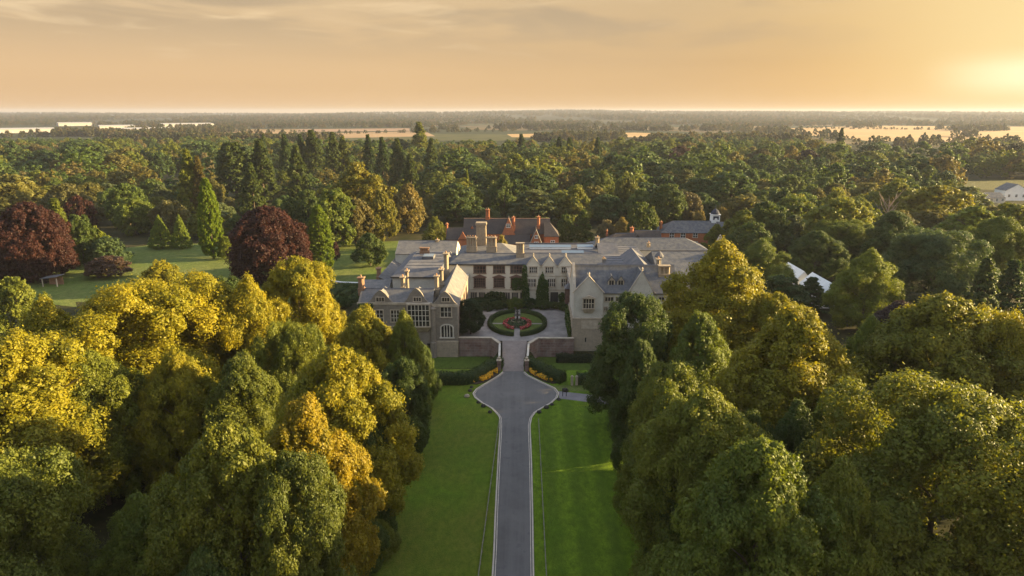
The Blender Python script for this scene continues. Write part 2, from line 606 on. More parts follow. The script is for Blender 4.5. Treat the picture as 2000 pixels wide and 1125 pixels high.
def trunk_mesh(name, seed, H, W, r, bare=0.2, limbs=6, mt='bark'):
    rng = random.Random(seed)
    b = MB()
    hx, hy = rng.uniform(-0.3, 0.3), rng.uniform(-0.3, 0.3)
    b.tube([(0, 0, -0.3), (0, 0, 0.2), (hx * 0.4, hy * 0.4, H * bare), (hx, hy, H * 0.55), (hx * 1.5, hy, H * 0.86)], [r * 1.5, r * 1.1, r * 0.85, r * 0.5, r * 0.12], 8)
    for k in range(limbs):
        a = k * 2.4 + rng.uniform(-0.4, 0.4)
        z = H * (bare + 0.5 * k / limbs)
        L = W * rng.uniform(0.24, 0.36)
        b.tube([(0, 0, z), (math.cos(a) * L * 0.5, math.sin(a) * L * 0.5, z + L * 0.45), (math.cos(a) * L, math.sin(a) * L, z + L * 0.8)], [r * 0.45, r * 0.28, r * 0.08], 6)
    me = bpy.data.meshes.new(name)
    me.from_pydata(b.v, [], b.f)
    me.polygons.foreach_set('use_smooth', b.sm)
    me.materials.append(M[mt])
    return me


PROTO = {}


def proto(key, seed, H, W, prof, nb, npf, nl, leaf, tr=0.4, bare=0.18, limbs=6, **kw):
    PROTO[key] = dict(H=H, W=W, crown=crown_mesh('crown_' + prof, seed, H, W, prof, nb, npf, nl, leaf, **kw), trunk=trunk_mesh('trunk_' + prof, seed, H, W, tr, bare, limbs))


# full-detail crowns for the trees near the drive
proto('b0', 11, 25, 18, 'skirt', 56, 32, 112, 0.275, br=(0.12, 0.20), lobes=0.30)
proto('b1', 12, 25, 16, 'oval', 54, 32, 112, 0.275, br=(0.125, 0.20), lobes=0.30)
proto('b2', 13, 25, 20, 'round', 58, 32, 112, 0.275, br=(0.11, 0.19), lobes=0.30)
proto('b3', 14, 25, 15, 'tall', 52, 32, 112, 0.275, br=(0.13, 0.21), lobes=0.30)
proto('b4', 15, 24, 18, 'dome', 70, 30, 106, 0.275, br=(0.10, 0.17), lobes=0.2)
proto('b5', 16, 25, 18, 'oval', 54, 32, 112, 0.275, lobes=0.28, br=(0.12, 0.20))
# lighter crowns for the trees beyond the house
proto('m0', 21, 18, 14, 'round', 46, 14, 34, 0.56)
proto('m1', 22, 18, 13, 'oval', 44, 14, 34, 0.56, lobes=0.30)
proto('m2', 23, 18, 15, 'dome', 50, 14, 34, 0.56)
proto('m3', 24, 18, 12, 'tall', 44, 14, 34, 0.56)
proto('m4', 25, 18, 15, 'oval', 34, 14, 34, 0.56, lobes=0.3, br=(0.15, 0.24))
proto('col', 31, 32, 9, 'spire', 150, 9, 14, 0.75, z0=0.03, br=(0.10, 0.17), lobes=0.2, up=0.1, jit=0.7, tr=0.55)
proto('col2', 32, 32, 11, 'tall', 110, 10, 16, 0.8, z0=0.03, br=(0.12, 0.2), lobes=0.22, up=0.1, tr=0.55)
proto('cyp', 33, 22, 7.5, 'col', 560, 8, 34, 0.27, z0=0.03, br=(0.065, 0.095), lobes=0.03, up=0.0, jit=0.6, tr=0.35, limbs=2)
proto('cone', 34, 13, 9.6, 'cone', 620, 6, 22, 0.27, z0=0.0, br=(0.04, 0.055), lobes=0.0, jit=0.5, limbs=1)
proto('cedar', 35, 19, 18, 'dome', 74, 14, 22, 0.7, z0=0.12, br=(0.12, 0.19), flat=0.3, lobes=0.2, up=0.8, layer=7, tr=0.6)
proto('pine', 36, 24, 11, 'cone', 120, 10, 16, 0.7, z0=0.04, br=(0.10, 0.15), flat=0.55, lobes=0.18, up=0.2, layer=13, tr=0.45)
proto('beech', 37, 23, 24, 'dome', 150, 20, 66, 0.42, z0=0.02, br=(0.09, 0.14), lobes=0.1, tr=0.6)
proto('bush', 38, 4, 5, 'dome', 40, 9, 22, 0.30, z0=0.0, tr=0.15, bare=0.1, limbs=3)
proto('s0', 41, 18, 14, 'round', 26, 8, 17, 0.95)
proto('s1', 42, 18, 13, 'oval', 26, 8, 17, 0.95, lobes=0.25)
proto('s2', 43, 18, 15, 'dome', 28, 8, 17, 0.95)
proto('f0', 51, 14, 15, 'dome', 12, 5, 6, 2.6, mats=[M['leaf_far']])
proto('f1', 52, 14, 12, 'round', 12, 5, 6, 2.4, mats=[M['leaf_far']])


def plant_tree(name, key, x, y, h, w, col, label, cat, group=None, z=0.0, rz=None, trunk=True):
    p = PROTO[key]
    t = thing(name, (x, y, z), label, cat, group)
    t.scale = (w / p['W'], w / p['W'], h / p['H'])
    t.rotation_euler = (0, 0, rz if rz is not None else (x * 1.7 + y * 2.3) % (2 * PI))
    cr = bpy.data.objects.new('crown', p['crown'])
    COL.objects.link(cr)
    cr.parent = t
    cr.color = (*col, 1)
    if trunk:
        tk = bpy.data.objects.new('trunk', p['trunk'])
        COL.objects.link(tk)
        tk.parent = t
    return t
# ================================================================== the setting
def smooth(a, b, x):
    t = np.clip((x - a) / (b - a), 0, 1)
    return t * t * (3 - 2 * t)


def ground_z(x, y):
    x = np.asarray(x, float)
    y = np.asarray(y, float)
    moat = smooth(128.5, 131.5, y) * (1 - smooth(142.3, 143.2, y)) * smooth(3.3, 4.6, np.abs(x + 0.6)) * (1 - smooth(45, 60, np.abs(x)))
    z = -2.4 * moat
    far = smooth(2600, 7500, y)
    hill = 25 + 9 * np.sin(x / 1900 + 0.6) + 5 * np.sin(x / 700 + 2.0) + 3 * np.sin(x / 300)
    hill = hill + 14 * np.exp(-((x - 900) / 1700) ** 2)
    return z + far * hill + smooth(2300, 3600, y) * 3 * np.sin(x / 420) * np.sin(y / 500)


def sheet(name, pts, z, m, kind='structure', thick=0.0):
    """flat ground sheet from an outline; z is a level or a function"""
    b = MB()
    P = [(p[0], p[1]) for p in pts]
    area = sum(P[i][0] * P[(i + 1) % len(P)][1] - P[(i + 1) % len(P)][0] * P[i][1] for i in range(len(P)))
    if area < 0:
        P = P[::-1]
    if thick:
        b.prism(P, z - thick, z)
    else:
        b.face([(*p, z) for p in P])
    return b.build(name, m, kind=kind)


def strip(name, left, right, z, m, kind='structure'):
    b = MB()
    for i in range(len(left) - 1):
        b.face([(left[i][0], left[i][1], z), (right[i][0], right[i][1], z), (right[i + 1][0], right[i + 1][1], z), (left[i + 1][0], left[i + 1][1], z)])
    return b.build(name, m, kind=kind)


def densify(pts, step=1.5):
    """Catmull-Rom through the points"""
    P = [Vector((p[0], p[1])) for p in pts]
    out = []
    for i in range(len(P) - 1):
        p0, p1, p2, p3 = P[max(i - 1, 0)], P[i], P[i + 1], P[min(i + 2, len(P) - 1)]
        k = max(1, int((p2 - p1).length / step))
        for j in range(k):
            t = j / k
            out.append(0.5 * ((2 * p1) + (p2 - p0) * t + (2 * p0 - 5 * p1 + 4 * p2 - p3) * t * t + (3 * p1 - p0 - 3 * p2 + p3) * t ** 3))
    out.append(P[-1])
    return out


def offset(line, d):
    out = []
    for i, p in enumerate(line):
        t = (line[min(i + 1, len(line) - 1)] - line[max(i - 1, 0)]).normalized()
        out.append(p + Vector((-t.y, t.x)) * d)
    return out


# ground materials
def grass_mat(name, col, col2, stripes=None, fine=1.0, dry=(0.12, 0.105, 0.03), dryf=0.4, soil=None):
    m, n, l, b = mat_base(name)
    c = mixc(n, l, noise(n, l, 0.11, 6.0), col, col2)
    c = mixc(n, l, mixf(n, l, noise(n, l, 0.055, 5.0, lo=0.38, hi=0.64), dryf), c, dry)
    if stripes:
        tc = n.new('ShaderNodeTexCoord')
        sp = n.new('ShaderNodeSeparateXYZ')
        l.new(tc.outputs['Object'], sp.inputs[0])
        w = n.new('ShaderNodeMath')
        w.operation = 'MULTIPLY'
        l.new(sp.outputs[0], w.inputs[0])
        w.inputs[1].default_value = 2 * PI / stripes
        w0 = n.new('ShaderNodeMath')
        w0.operation = 'ADD'
        l.new(w.outputs[0], w0.inputs[0])
        l.new(mixf(n, l, noise(n, l, 0.3, 2.0), 0.9), w0.inputs[1])
        s = n.new('ShaderNodeMath')
        s.operation = 'SINE'
        l.new(w0.outputs[0], s.inputs[0])
        mr = n.new('ShaderNodeMapRange')
        mr.inputs[1].default_value, mr.inputs[2].default_value = -0.7, 0.7
        l.new(s.outputs[0], mr.inputs[0])
        f = n.new('ShaderNodeMath')
        f.operation = 'MULTIPLY'
        l.new(mr.outputs[0], f.inputs[0])
        l.new(noise(n, l, 0.06, 3.0, lo=0.12, hi=0.6), f.inputs[1])
        c = mixc(n, l, mixf(n, l, f.outputs[0], 0.9), c, (0.200, 0.295, 0.018))
    c = mixc(n, l, mixf(n, l, noise(n, l, 0.35, 6.0, rough=0.75), 0.5), c, sh(col, 0.6))
    c = mixc(n, l, mixf(n, l, noise(n, l, 1.2 * fine, 6.0, stretch=(1, 0.6, 1), rough=0.8), 0.85), c, sh(col, 0.38))
    c = mixc(n, l, mixf(n, l, noise(n, l, 7.0 * fine, 3.0), 0.30), c, sh(col2, 1.5))
    l.new(c, b.inputs['Base Color'])
    b.inputs['Roughness'].default_value = 0.95
    b.inputs['Specular IOR Level'].default_value = 0.1
    bp = n.new('ShaderNodeBump')
    bp.inputs['Strength'].default_value = 0.6
    bp.inputs['Distance'].default_value = 0.12
    l.new(noise(n, l, 5.0 * fine, 5.0), bp.inputs['Height'])
    l.new(bp.outputs[0], b.inputs['Normal'])
    return m


M['lawn_left'] = grass_mat('lawn_left', (0.092, 0.165, 0.011), (0.130, 0.180, 0.013), dry=(0.165, 0.115, 0.032), dryf=0.8)
M['lawn_right'] = grass_mat('lawn_right', (0.082, 0.150, 0.009), (0.116, 0.178, 0.011), stripes=3.6, dryf=0.25)
M['park_grass'] = grass_mat('park_grass', (0.105, 0.145, 0.030), (0.125, 0.16, 0.036), fine=0.5, dry=(0.19, 0.165, 0.06), dryf=0.7)
M['court_grass'] = grass_mat('court_grass', (0.085, 0.125, 0.025), (0.11, 0.14, 0.03), dry=(0.17, 0.15, 0.05), dryf=0.5)
M['moat_grass'] = grass_mat('moat_grass', (0.07, 0.115, 0.018), (0.095, 0.135, 0.02))

m, n, l, b = mat_base('ground')      # leaf litter near by, a patchwork of woods, stubble and pasture far off
c_near = mixc(n, l, noise(n, l, 0.16, 6.0), (0.026, 0.030, 0.012), (0.060, 0.050, 0.022))
c_near = mixc(n, l, mixf(n, l, noise(n, l, 1.5, 5.0), 0.5), c_near, (0.02, 0.022, 0.01))
tc = n.new('ShaderNodeTexCoord')
mp = n.new('ShaderNodeMapping')
mp.inputs['Scale'].default_value = (0.0026, 0.0026, 0.0)
mp.inputs['Rotation'].default_value = (0, 0, 0.5)
l.new(tc.outputs['Object'], mp.inputs[0])
vo = n.new('ShaderNodeTexVoronoi')
vo.inputs['Scale'].default_value = 1.0
l.new(mp.outputs[0], vo.inputs[0])
cr = n.new('ShaderNodeValToRGB')
cr.color_ramp.interpolation = 'CONSTANT'
stops = [(0.0, (0.032, 0.038, 0.018)), (0.40, (0.13, 0.095, 0.05)), (0.50, (0.034, 0.036, 0.018)), (0.62, (0.07, 0.07, 0.03)), (0.72, (0.20, 0.14, 0.07)), (0.79, (0.03, 0.034, 0.018)), (0.94, (0.10, 0.08, 0.05))]
els = cr.color_ramp.elements
els[0].position, els[0].color = stops[0][0], (*stops[0][1], 1)
els[1].position, els[1].color = stops[1][0], (*stops[1][1], 1)
for s_, c_ in stops[2:]:
    els.new(s_).color = (*c_, 1)
sp = n.new('ShaderNodeSeparateColor')
l.new(vo.outputs['Color'], sp.inputs[0])
l.new(sp.outputs[0], cr.inputs[0])
c_far = mixc(n, l, mixf(n, l, noise(n, l, 0.02, 6.0, lo=0.5, hi=0.62), 0.8), cr.outputs[0], (0.040, 0.046, 0.022))
spx = n.new('ShaderNodeSeparateXYZ')
l.new(tc.outputs['Object'], spx.inputs[0])
mr = n.new('ShaderNodeMapRange')
mr.inputs[1].default_value, mr.inputs[2].default_value = 1000, 1150
mr2 = n.new('ShaderNodeMapRange')
mr2.inputs[1].default_value, mr2.inputs[2].default_value = 2300, 3200
mr2.inputs[3].default_value, mr2.inputs[4].default_value = 0.0, 0.75
l.new(spx.outputs[1], mr2.inputs[0])
c_far = mixc(n, l, mr2.outputs[0], c_far, (0.030, 0.034, 0.022))
l.new(spx.outputs[1], mr.inputs[0])
l.new(mixc(n, l, mr.outputs[0], c_near, c_far), b.inputs['Base Color'])
b.inputs['Roughness'].default_value = 0.95
b.inputs['Specular IOR Level'].default_value = 0.05
M['ground'] = m

gx = np.unique(np.concatenate([np.linspace(-14000, -1000, 66), np.linspace(-1000, -70, 40), np.linspace(-70, 70, 141), np.linspace(70, 1000, 40), np.linspace(1000, 14000, 66)]))
gy = np.unique(np.concatenate([np.linspace(-250, 110, 20), np.linspace(110, 150, 81), np.linspace(150, 1000, 40), np.linspace(1000, 12500, 110)]))
GX, GY = np.meshgrid(gx, gy)
gv = np.stack([GX.ravel(), GY.ravel(), ground_z(GX, GY).ravel()], 1)
nx, ny = len(gx), len(gy)
ii = (np.arange(ny - 1)[:, None] * nx + np.arange(nx - 1)[None]).ravel()
gq = np.stack([ii, ii + 1, ii + nx + 1, ii + nx], 1)
ground = bpy.data.objects.new('ground', np_mesh('ground', gv, gq, [M['ground']]))
COL.objects.link(ground)
ground['kind'] = 'structure'
for p_ in ground.data.polygons:
    p_.use_smooth = True

# ---- the drive
L_px = [(964, 1125), (969, 1010), (974, 905), (978, 828), (974, 811), (962, 798), (942, 787), (929, 777), (925, 769), (931, 761), (945, 752), (962, 742), (975, 734), (983, 727)]
R_px = [(1040, 1125), (1038.5, 1010), (1036.5, 905), (1034, 830), (1037, 816), (1044, 806), (1058, 797), (1076, 787), (1087, 777), (1090, 768), (1083, 759), (1064, 750), (1045, 741), (1031, 734), (1023, 727)]
Lg = densify([(-1.75, 30)] + [at(*p, z=0) for p in L_px])
Rg = densify([(2.55, 30)] + [at(*p, z=0) for p in R_px])

m, n, l, b = mat_base('asphalt')
c = mixc(n, l, noise(n, l, 0.25, 6.0), (0.088, 0.080, 0.075), (0.148, 0.135, 0.126))
c = mixc(n, l, mixf(n, l, noise(n, l, 0.8, 4.0, stretch=(1, 0.03, 1)), 0.6), c, (0.172, 0.158, 0.148))
c = mixc(n, l, mixf(n, l, noise(n, l, 14.0, 3.0), 0.35), c, (0.06, 0.055, 0.06))
c = mixc(n, l, mixf(n, l, noise(n, l, 0.5, 5.0, lo=0.58, hi=0.66), 0.5), c, (0.075, 0.07, 0.072))
l.new(c, b.inputs['Base Color'])
b.inputs['Roughness'].default_value = 0.85
M['asphalt'] = m
M['kerb'] = plain('kerb', (0.50, 0.42, 0.35), 0.15, 0.7)
M['kerb_line'] = plain('kerb_line', (0.55, 0.47, 0.38), 0.2, 0.8)
M['gravel'] = plain('gravel', (0.235, 0.205, 0.185), 0.3, 0.35, fine=2.5)
M['setts'] = coursed('setts', (0.24, 0.19, 0.165), (0.19, 0.15, 0.13), (0.15, 0.125, 0.11), 0.35, 0.22, 0.02, (0.26, 0.22, 0.2), 0.5, 0.3)
M['path'] = plain('path', (0.19, 0.17, 0.175), 0.2, 0.4)
M['soil'] = plain('soil', (0.06, 0.042, 0.03), 0.3, 1.5)

strip('lawn', [(-34, 30), (-34, 128.3)], [(-1.0, 30), (-1.0, 128.3)], 0.004, M['lawn_left'])
strip('lawn', [(0.5, 30), (0.5, 128.3)], [(34, 30), (34, 128.3)], 0.004, M['lawn_right'])
# road surface between the two kerbs
b = MB()
ys = sorted(set([round(v, 2) for v in np.linspace(30, 127.2, 110)]))


def x_on(line, y):
    for p, q in zip(line, line[1:]):
        if (p.y - y) * (q.y - y) <= 0 and abs(q.y - p.y) > 1e-6:
            return p.x + (q.x - p.x) * (y - p.y) / (q.y - p.y)
    return line[-1].x if y > line[-1].y else line[0].x


for y0, y1 in zip(ys, ys[1:]):
    b.face([(x_on(Lg, y0), y0, 0.012), (x_on(Rg, y0), y0, 0.012), (x_on(Rg, y1), y1, 0.012), (x_on(Lg, y1), y1, 0.012)])
b.build('drive', M['asphalt'], kind='structure')
for ln, s in ((Lg, 1), (Rg, -1)):
    b = MB()
    a, c_, d_, e_ = offset(ln, 0.02 * s), offset(ln, 0.20 * s), offset(ln, -0.12 * s), offset(ln, -0.21 * s)
    for i in range(len(ln) - 1):
        q = [a[i], c_[i], c_[i + 1], a[i + 1]] if s > 0 else [c_[i], a[i], a[i + 1], c_[i + 1]]
        b.face([(p.x, p.y, 0.12) for p in q][::-1])
        b.face([(a[i].x, a[i].y, 0.0), (a[i + 1].x, a[i + 1].y, 0.0), (a[i + 1].x, a[i + 1].y, 0.12), (a[i].x, a[i].y, 0.12)])
        b.face([(c_[i].x, c_[i].y, 0.0), (c_[i + 1].x, c_[i + 1].y, 0.0), (c_[i + 1].x, c_[i + 1].y, 0.12), (c_[i].x, c_[i].y, 0.12)])
        q = [d_[i], e_[i], e_[i + 1], d_[i + 1]]
        b.face([(p.x, p.y, 0.016) for p in q], 1)
    b.build('kerb', [M['kerb'], M['kerb_line']], kind='structure')
# the worn verge of bare soil beside the kerb and the side path
strip('path', [at(1092, 778, z=0), at(1200, 792, z=0), at(1300, 800, z=0)], [at(1091, 764, z=0), at(1200, 776, z=0), at(1300, 782, z=0)], 0.009, M['path'])
strip('path', [at(1090, 763, z=0), at(1210, 766, z=0)], [at(1075, 753, z=0), at(1210, 750, z=0)], 0.008, M['park_grass'])
strip('path', [at(826, 752, z=0), at(915, 752, z=0)], [at(826, 746, z=0), at(915, 746, z=0)], 0.009, M['soil'])

M['meadow'] = grass_mat('meadow', (0.10, 0.10, 0.035), (0.13, 0.115, 0.045), fine=0.5)
# the causeway over the old moat, rising to the court
b = MB()
for y0, y1 in ((127.2, 131), (131, 135), (135, 139), (139, 143.0)):
    z0, z1 = (y0 - 127.2) / 15.8, (y1 - 127.2) / 15.8
    xl0, xr0 = -2.75 - 0.55 * (y0 - 127.2) / 15.8, 1.45 + 0.75 * (y0 - 127.2) / 15.8
    xl1, xr1 = -2.75 - 0.55 * (y1 - 127.2) / 15.8, 1.45 + 0.75 * (y1 - 127.2) / 15.8
    b.face([(xl0, y0, z0 + 0.02), (xr0, y0, z0 + 0.02), (xr1, y1, z1 + 0.02), (xl1, y1, z1 + 0.02)])
    for s, xa, xb in ((-1, xl0, xl1), (1, xr0, xr1)):
        q = [(xa, y0, -2.6), (xb, y1, -2.6), (xb, y1, z1 + 0.02), (xa, y0, z0 + 0.02)]
        b.face(q if s > 0 else q[::-1], 1)
b.build('causeway', [M['setts'], M['moatstone']], kind='structure')
sheet('courtyard', [(-13.2, 142.9), (12.6, 142.9), (12.6, 176), (-13.2, 176)], 1.0, M['gravel'])
# the wide park lawns left of the house
park = [at(150, 600, z=0), at(-200, 560, z=0), at(-200, 500, z=0), at(60, 520, z=0), at(232, 512, z=0), at(225, 486, z=0), at(300, 478, z=0), at(470, 474, z=0), at(600, 480, z=0), at(690, 474, z=0), at(790, 470, z=0), (-40, 250), (-40, 176), (-120, 176)]
sheet('lawn', park, 0.006, M['park_grass'])
sheet('meadow', [at(1530, 388, z=0), at(1530, 372, z=0), at(1640, 374, z=0), at(1640, 388, z=0)], 0.006, M['park_grass'])
sheet('meadow', [at(1880, 370, z=0), at(1875, 354, z=0), at(2100, 349, z=0), at(2100, 372, z=0)], 0.006, M['meadow'])
sheet('meadow', [at(1735, 321, z=0), at(1735, 313, z=0), at(1880, 313, z=0), at(1880, 321, z=0)], 0.006, M['park_grass'])


# far fields of stubble and pasture
def field_mat(name, c0):
    m, n, l, b = mat_base(name)
    c = mixc(n, l, noise(n, l, 0.006, 5.0), sh(c0, 0.85), sh(c0, 1.12))
    c = mixc(n, l, mixf(n, l, noise(n, l, 0.09, 3.0, stretch=(0.2, 1, 1)), 0.3), c, sh(c0, 0.7))
    l.new(c, b.inputs['Base Color'])
    b.inputs['Roughness'].default_value = 0.95
    return m


M['stubble'] = field_mat('stubble', (0.34, 0.21, 0.085))
M['stubble2'] = field_mat('stubble2', (0.26, 0.165, 0.08))
M['plough'] = field_mat('plough', (0.22, 0.135, 0.085))
M['pasture'] = field_mat('pasture', (0.20, 0.17, 0.06))


def field(pxs, m):
    sheet('field', [at(*p, z=0) for p in pxs], 0.05, M[m])


field([(1540, 262), (1535, 251), (1700, 245.5), (2050, 245.5), (2050, 277), (1700, 276), (1640, 268)], 'stubble')
field([(1700, 244.8), (1560, 245.5), (1640, 242.5), (2050, 240), (2050, 244.6)], 'stubble2')
field([(1000, 268), (990, 262), (1240, 259), (1330, 262), (1330, 268)], 'stubble')
field([(650, 270), (640, 260), (830, 256), (850, 266)], 'stubble2')
field([(580, 258), (580, 252.5), (800, 250.5), (800, 255.5)], 'plough')
field([(390, 262), (420, 257), (570, 254), (575, 261)], 'stubble2')
field([(470, 269), (500, 264), (640, 262), (640, 268)], 'stubble')
field([(200, 270), (200, 266), (260, 264), (262, 269)], 'stubble')
field([(310, 264), (310, 259), (380, 258), (380, 263)], 'stubble2')
field([(1880, 292), (1880, 285), (2050, 283), (2050, 292)], 'stubble2')
field([(520, 240), (520, 237), (560, 235.5), (560, 238)], 'stubble')
field([(-60, 280), (-60, 272), (16, 270), (12, 279)], 'pasture')


# ---- leafy hedges, beds, shrubs
def leafy(name, base_pts, w, h, dens, leaf, col, zb=0.0, seed=1, rounding=0.45, parent=None, **tags):
    """a clipped hedge along a line: leaf sprays over a rounded body"""
    rng = np.random.default_rng(seed)
    ln = densify(base_pts, 0.5)
    tt = [Vector((p.x, p.y)) for p in ln]
    A = np.array([[p.x, p.y] for p in tt])
    T = np.gradient(A, axis=0)
    T = T / np.linalg.norm(T, axis=1, keepdims=True)
    N = np.stack([-T[:, 1], T[:, 0]], 1)
    L = np.linalg.norm(np.diff(A, axis=0), axis=1).sum()
    nleaf = int(L * (w + 2 * h) * dens)
    s = rng.uniform(0, len(A) - 1.001, nleaf)
    i0 = s.astype(int)
    fr = (s - i0)[:, None]
    P = A[i0] * (1 - fr) + A[i0 + 1] * fr
    NN = N[i0]
    a = rng.uniform(-0.15, PI + 0.15, nleaf)
    ca, sa = np.cos(a), np.sin(a)
    k = 1.0 / np.maximum(np.abs(ca) ** 5 + np.abs(sa) ** 5, 1e-6) ** 0.2
    wob = 1 + 0.06 * np.sin(s * 0.9 + seed) + rng.uniform(-0.06, 0.05, nleaf)
    px = ca * k * w / 2 * wob
    pz = np.maximum(sa * k * h * wob, 0.03)
    pos = np.concatenate([P + NN * px[:, None], (zb + pz)[:, None]], 1)
    nrm = norm(np.concatenate([NN * (ca * k)[:, None], (sa * k)[:, None]], 1) + rng.normal(size=(nleaf, 3)) * 0.4)
    # cap both ends
    ne = int(w * h * dens)
    for e, sg in ((0, -1), (-1, 1)):
        px = rng.uniform(-w / 2, w / 2, ne)
        pe = np.concatenate([A[e] + N[e] * px[:, None] + T[e] * sg * rng.uniform(-0.05, 0.1, (ne, 1)), (zb + rng.uniform(0.03, h, ne))[:, None]], 1)
        pos = np.concatenate([pos, pe])
        nrm = np.concatenate([nrm, norm(np.tile([T[e][0] * sg, T[e][1] * sg, 0.1], (ne, 1)) + rng.normal(size=(ne, 3)) * 0.4)])
    tone = rng.random(len(pos))
    v, q, tn = leaf_quads(rng, pos, nrm, leaf * rng.uniform(0.7, 1.3, len(pos)), tone)
    prof_ = [(-0.43, 0.0), (-0.43, 0.72), (-0.3, 0.86), (0.3, 0.86), (0.43, 0.72), (0.43, 0.0)]
    cv = np.concatenate([np.concatenate([A + N * (u * w), np.full((len(A), 1), zb + h * g)], 1) for u, g in prof_])
    m_, base_ = len(A), len(v)
    cq = [[base_ + k * m_ + i, base_ + (k + 1) * m_ + i, base_ + (k + 1) * m_ + i + 1, base_ + k * m_ + i + 1] for k in range(5) for i in range(m_ - 1)]
    cq += [[base_ + e, base_ + m_ + e, base_ + 4 * m_ + e, base_ + 5 * m_ + e] for e in (0, m_ - 1)] + [[base_ + m_ + e, base_ + 2 * m_ + e, base_ + 3 * m_ + e, base_ + 4 * m_ + e] for e in (0, m_ - 1)]
    v, q, tn = np.concatenate([v, cv]), np.concatenate([q, np.array(cq)]), np.concatenate([tn, np.full(len(cv), 0.15)])
    org = np.array([A[:, 0].mean(), A[:, 1].mean(), zb])
    me = np_mesh(name, v - org, q, [M['leaf']], tn)
    o = bpy.data.objects.new(name, me)
    COL.objects.link(o)
    o.location = org
    o.color = (*col, 1)
    ORG[o.name] = Vector(org)
    return tag(o, **tags)


HG = (0.040, 0.066, 0.014)
HD = (0.028, 0.040, 0.014)
leafy('hedge', [at(*p, z=0) for p in ((826, 748), (905, 748), (930, 741), (953, 728), (975, 716))], 2.3, 2.2, 26, 0.30, HG, label='clipped green hedge curving behind the flower bed left of the causeway', cat='hedge', group='clipped hedges along the old moat')
leafy('hedge', [at(*p, z=0) for p in ((1032, 716), (1054, 727), (1078, 740), (1100, 747))], 2.3, 2.2, 26, 0.30, HG, seed=2, label='clipped green hedge curving behind the flower bed right of the causeway', cat='hedge', group='clipped hedges along the old moat')
leafy('hedge', [at(*p, z=0) for p in ((1127, 748), (1175, 748))], 2.2, 2.0, 26, 0.30, HG, seed=3, label='short straight hedge right of the two stone posts by the trees', cat='hedge', group='clipped hedges along the old moat')
leafy('hedge', [(8.5, 139.0), (21, 139.0)], 1.5, 1.9, 26, 0.30, HD, zb=-2.4, seed=4, label='dark hedge at the foot of the red stone moat wall', cat='hedge')
leafy('hedge', [(-30, 132.5), (-6, 131.6)], 1.6, 1.0, 20, 0.32, (0.06, 0.10, 0.016), zb=-2.4, seed=5, label='low loose hedge on the moat lawn behind the curved hedge', cat='hedge')
strip('moat_lawn', [(-45, 131.5), (-45, 142.4)], [(-4.7, 131.5), (-4.7, 142.4)], -2.394, M['moat_grass'])
strip('moat_lawn', [(3.8, 131.5), (3.8, 142.4)], [(45, 131.5), (45, 142.4)], -2.394, M['moat_grass'])
# the round bed and its hedge in the court
ringc = (at(952, 634, z=1.0) + at(1068, 634, z=1.0)) / 2
RX, RY = 6.6, 9.3
rcx, rcy = -0.12, 155.6


def arc(rx, ry, a0, a1, n=40):
    return [(rcx + rx * math.cos(R(a0 + (a1 - a0) * i / n)), rcy + ry * math.sin(R(a0 + (a1 - a0) * i / n))) for i in range(n + 1)]


leafy('hedge', arc(RX, RY, 277, 443), 1.0, 0.95, 40, 0.22, HG, zb=1.0, seed=6, label='right half of the oval hedge round the courtyard bed', cat='hedge')
leafy('hedge', arc(RX, RY, 97, 263), 1.0, 0.95, 40, 0.22, HG, zb=1.0, seed=7, label='left half of the oval hedge round the courtyard bed', cat='hedge')
sheet('lawn', arc(RX, RY, 0, 354, 60), 1.006, M['court_grass'])
sheet('path', [(-0.75, 145.2), (0.55, 145.2), (0.55, 166.3), (-0.75, 166.3)], 1.012, M['gravel'])
sheet('path', [(-6.0, 155.2), (-2.0, 155.2), (-2.0, 156.0), (-6.0, 156.0)], 1.010, M['gravel'])
sheet('path', [(2.0, 155.2), (6.0, 155.2), (6.0, 156.0), (2.0, 156.0)], 1.010, M['gravel'])


def petal_mat(name, col):
    m, n, l, b = mat_base(name)
    a = n.new('ShaderNodeAttribute')
    a.attribute_name = 'tone'
    l.new(mixc(n, l, a.outputs['Fac'], sh(col, 0.6), sh(col, 1.3)), b.inputs['Base Color'])
    b.inputs['Roughness'].default_value = 0.7
    return m


M['petal_orange'] = petal_mat('petal_orange', (0.88, 0.43, 0.02))
M['petal_red'] = petal_mat('petal_red', (0.42, 0.022, 0.03))
M['petal_pink'] = petal_mat('petal_pink', (0.55, 0.16, 0.17))
M['bedleaf'] = petal_mat('bedleaf', (0.045, 0.075, 0.02))


def scatter(name, pts, zb, hgt, leaf, mats, share, parent, seed=0, up=0.8):
    """flower heads and leaves over the given ground points"""
    rng = np.random.default_rng(seed)
    pts = np.array(pts)
    n_ = len(pts)
    pos = np.concatenate([pts, (zb + hgt * rng.uniform(0.3, 1.0, n_))[:, None]], 1)
    nrm = norm(rng.normal(size=(n_, 3)) * 0.6 + np.array([0, -0.2, up]))
    v, q, tn = leaf_quads(rng, pos, nrm, leaf * rng.uniform(0.6, 1.3, n_), rng.random(n_), 0.9)
    mi = np.searchsorted(np.cumsum(share), rng.random(n_) * sum(share))
    org = np.array(ORG[parent.name])
    me = np_mesh(name, v - org, q, mats, tn, np.clip(mi, 0, len(mats) - 1))
    o = bpy.data.objects.new(name, me)
    COL.objects.link(o)
    o.parent = parent
    return o


def in_poly(poly, n_, seed):
    rng = random.Random(seed)
    xs, ys_ = [p[0] for p in poly], [p[1] for p in poly]
    out = []
    while len(out) < n_:
        x, y = rng.uniform(min(xs), max(xs)), rng.uniform(min(ys_), max(ys_))
        c = False
        for i in range(len(poly)):
            a, b_ = poly[i], poly[i - 1]
            if (a[1] > y) != (b_[1] > y) and x < (b_[0] - a[0]) * (y - a[1]) / (b_[1] - a[1]) + a[0]:
                c = not c
        if c:
            out.append((x, y))
    return out


